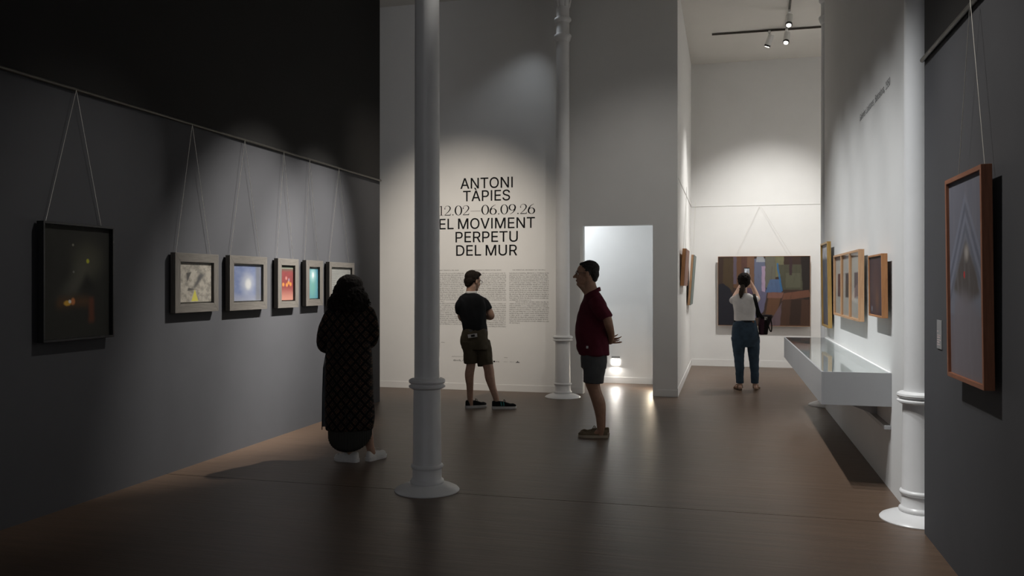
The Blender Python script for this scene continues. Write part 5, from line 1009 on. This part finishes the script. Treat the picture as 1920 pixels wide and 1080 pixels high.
put('ponytail', fuse(h, 0.005, 1, 0.006, (60, 60, 14), 8), 'hair_tail', wom4, True)
MB().tube([P(1391.4, 541.5, -0.10)+0.036*V(math.cos(a), 0.7*math.sin(a), 0.2*math.sin(a)) for a in np.linspace(0, 2*math.pi, 13)], 0.006, n=6, sub=2).build('hair_tie', 'cloth_black', wom4, smooth=True)
s = MB()
s.loft([sec(1394.5, 550, 0.075, 0.062), sec(1394.5, 554, 0.130, 0.085), sec(1395, 561, 0.165, 0.105), sec(1395.5, 573, 0.158, 0.112), sec(1396, 588, 0.146, 0.108), sec(1396, 601, 0.148, 0.110)], ex=2.4)
s.tube([P(1381, 560, 0), P(1376, 562, 0.05), P(1374.5, 563.5, 0.11)], [0.050, 0.055, 0.056], n=16, flat=True)
s.tube([P(1409, 558, 0), P(1414.5, 560.5, 0.05), P(1417, 562, 0.11)], [0.050, 0.055, 0.056], n=16, flat=True)
put('white_top', fuse(s, 0.007, 4, 0.006, (7, 7, 9), 41), 'cloth_white', wom4, True)
t = MB()
t.loft([sec(1396.3, 600, 0.146, 0.108), sec(1396.5, 612, 0.172, 0.122), sec(1397.3, 626, 0.188, 0.135), sec(1397.5, 638, 0.184, 0.126), sec(1397.8, 650, 0.170, 0.105)], ex=2.4)
t.tube([P(1384, 632, 0), P(1385, 650, 0), P(1386, 675, 0), P(1387, 700, 0), P(1387.3, 718.5, 0)], [0.100, 0.088, 0.070, 0.058, 0.054], n=20, flat=True)
t.tube([P(1411, 632, 0), P(1412.5, 650, 0), P(1413.5, 675, 0), P(1415, 700, 0), P(1415.3, 718.5, 0)], [0.100, 0.088, 0.070, 0.058, 0.054], n=20, flat=True)
put('jeans', fuse(t, 0.007, 7, 0.005, (10, 10, 14), 51), 'denim', wom4, True)
MB().rings([[tuple(P(1396.3, 602.0, 0)+V(r*0.150*math.cos(a), r*0.112*math.sin(a), z)) for a in np.linspace(0, 2*math.pi, 49)[:-1]] for r, z in ((0.97, -0.014), (1.02, -0.014), (1.02, 0.012), (0.97, 0.012))]).build('belt', 'cloth_black', wom4, smooth=40)
MB().box((-0.032, -0.004, -0.013), (0.032, 0.0, 0.013)).build('waist_patch', 'leather_patch', wom4, loc=tuple(P(1409.5, 603.5, -0.095)))
for xs in (1387, 1416):
    f0 = P(xs, 724, 0.0); sg = -1 if xs < 1400 else 1; dx = 0.03*sg+0.02
    sd = MB(); rs = []
    sd.rings([[(f0[0]+dx*1.6*t_+w, -0.055+0.25*t_, z0) , (f0[0]+dx*1.6*t_-w, -0.055+0.25*t_, z0), (f0[0]+dx*1.6*t_-w, -0.055+0.25*t_, z1), (f0[0]+dx*1.6*t_+w, -0.055+0.25*t_, z1)] for t_, w, z0, z1 in ((0, 0.022, 0.012, 0.022), (0.3, 0.028, 0.012, 0.022), (0.7, 0.038, 0.0, 0.012), (1.0, 0.022, 0.0, 0.012))])
    so = sd.build('sandal', 'sandal_leather', wom4)
    MB().lathe([(0, 0), (0.018, 0), (0.022, 0.014), (0, 0.014)], (f0[0], -0.035, 0), 14).build('heel', 'sandal_leather', so)
    MB().tube([(f0[0]-0.036, -0.02, 0.03), (f0[0]-0.03, 0.0, 0.085), (f0[0], 0.036, 0.088), (f0[0]+0.03, 0.0, 0.085), (f0[0]+0.036, -0.02, 0.03)], (0.005,)*5, n=6).build('ankle_strap', 'sandal_leather', so, smooth=True)
    MB().tube([(f0[0]+dx-0.045, 0.10, 0.012), (f0[0]+dx, 0.10, 0.062), (f0[0]+dx+0.045, 0.10, 0.012)], [(0.012, 0.004)]*3, n=8).build('toe_strap', 'sandal_leather', so, smooth=True)
# held and carried things stay things of their own
g = G('phone_screen'); tc = g.N.new('ShaderNodeTexCoord'); g.uvv = tc.outputs['Generated']
cc = g.ramp(g.tex(9, 3), [(0.35, (0.03, 0.03, 0.035)), (0.55, (0.55, 0.6, 0.65)), (0.75, (0.8, 0.85, 0.9))]); g.out(cc, 0.2); g.L.new(cc, g.b.inputs['Emission Color']); g.b.inputs['Emission Strength'].default_value = 0.6
Rz = Matrix.Rotation(YAW, 3, 'Z')
w = Vector(loc)+Rz @ Vector(P(1400.3, 509.5, 0.415))
ph = empty('mobile_phone', w, YAW, 'dark mobile phone with bright screen held up by the woman in jeans', 'phone')
MB().box((-0.044, 0.0, -0.060), (0.044, 0.008, 0.060)).build('case', 'phone_dark', ph, bevel=0.003)
MB().box((-0.036, -0.0012, -0.050), (0.036, -0.0002, 0.046)).build('screen', 'phone_screen', ph)
bg = empty('shoulder_bag', Vector(loc), YAW, 'dark shoulder bag hanging at the hip of the woman in jeans', 'bag')
m = MB(); m.loft([(*P(1431, 627, 0.0)[:2], P(0, 627)[2], 0.052, 0.075), (*P(1432, 610, 0.0)[:2], P(0, 610)[2], 0.070, 0.085), (*P(1435, 594, 0.0)[:2], P(0, 594)[2], 0.090, 0.070), (*P(1436, 590, 0.0)[:2], P(0, 590)[2], 0.085, 0.055)], ex=3)
put('bag_body', fuse(m, 0.006, 3, 0.006, (14, 14, 14), 61), 'bag_dark', bg, True)
m = MB(); m.loft([(*P(1427.5, 627, -0.05)[:2], P(0, 627)[2], 0.030, 0.040), (*P(1428, 605, -0.05)[:2], P(0, 605)[2], 0.036, 0.045), (*P(1430, 594, -0.05)[:2], P(0, 594)[2], 0.038, 0.03)], ex=3)
put('side_pocket', fuse(m, 0.006, 3, 0.004, (14, 14, 14), 6), 'cloth_purple', bg, True)
for x0, d in ((1412, -0.02), (1414.5, 0.05)):
    MB().tube([P(x0+8, 595, 0.10), P(x0+2, 560, 0.09), P(x0, 552.0, 0.02), P(x0+3, 562, -0.115), P(x0+9, 585, -0.14), P(1429+(x0-1412), 597, -0.09)], [(0.006, 0.016)]*6, n=10, sub=5, up=(0, 1, 0)).build('strap', 'strap_cloth', bg, smooth=True)
MB().tube([P(1437, 596, -0.085), P(1441, 612, -0.10), P(1445.5, 622, -0.09), P(1447, 612, -0.08), P(1445, 596, -0.075)], 0.008, n=8, sub=5).build('hanging_handle', 'strap_cloth', bg, smooth=True)
MB().box((-0.020, -0.004, -0.022), (0.020, 0, 0.022)).build('paper_tag', 'mount_board', bg, loc=tuple(P(1436, 597, -0.088)))
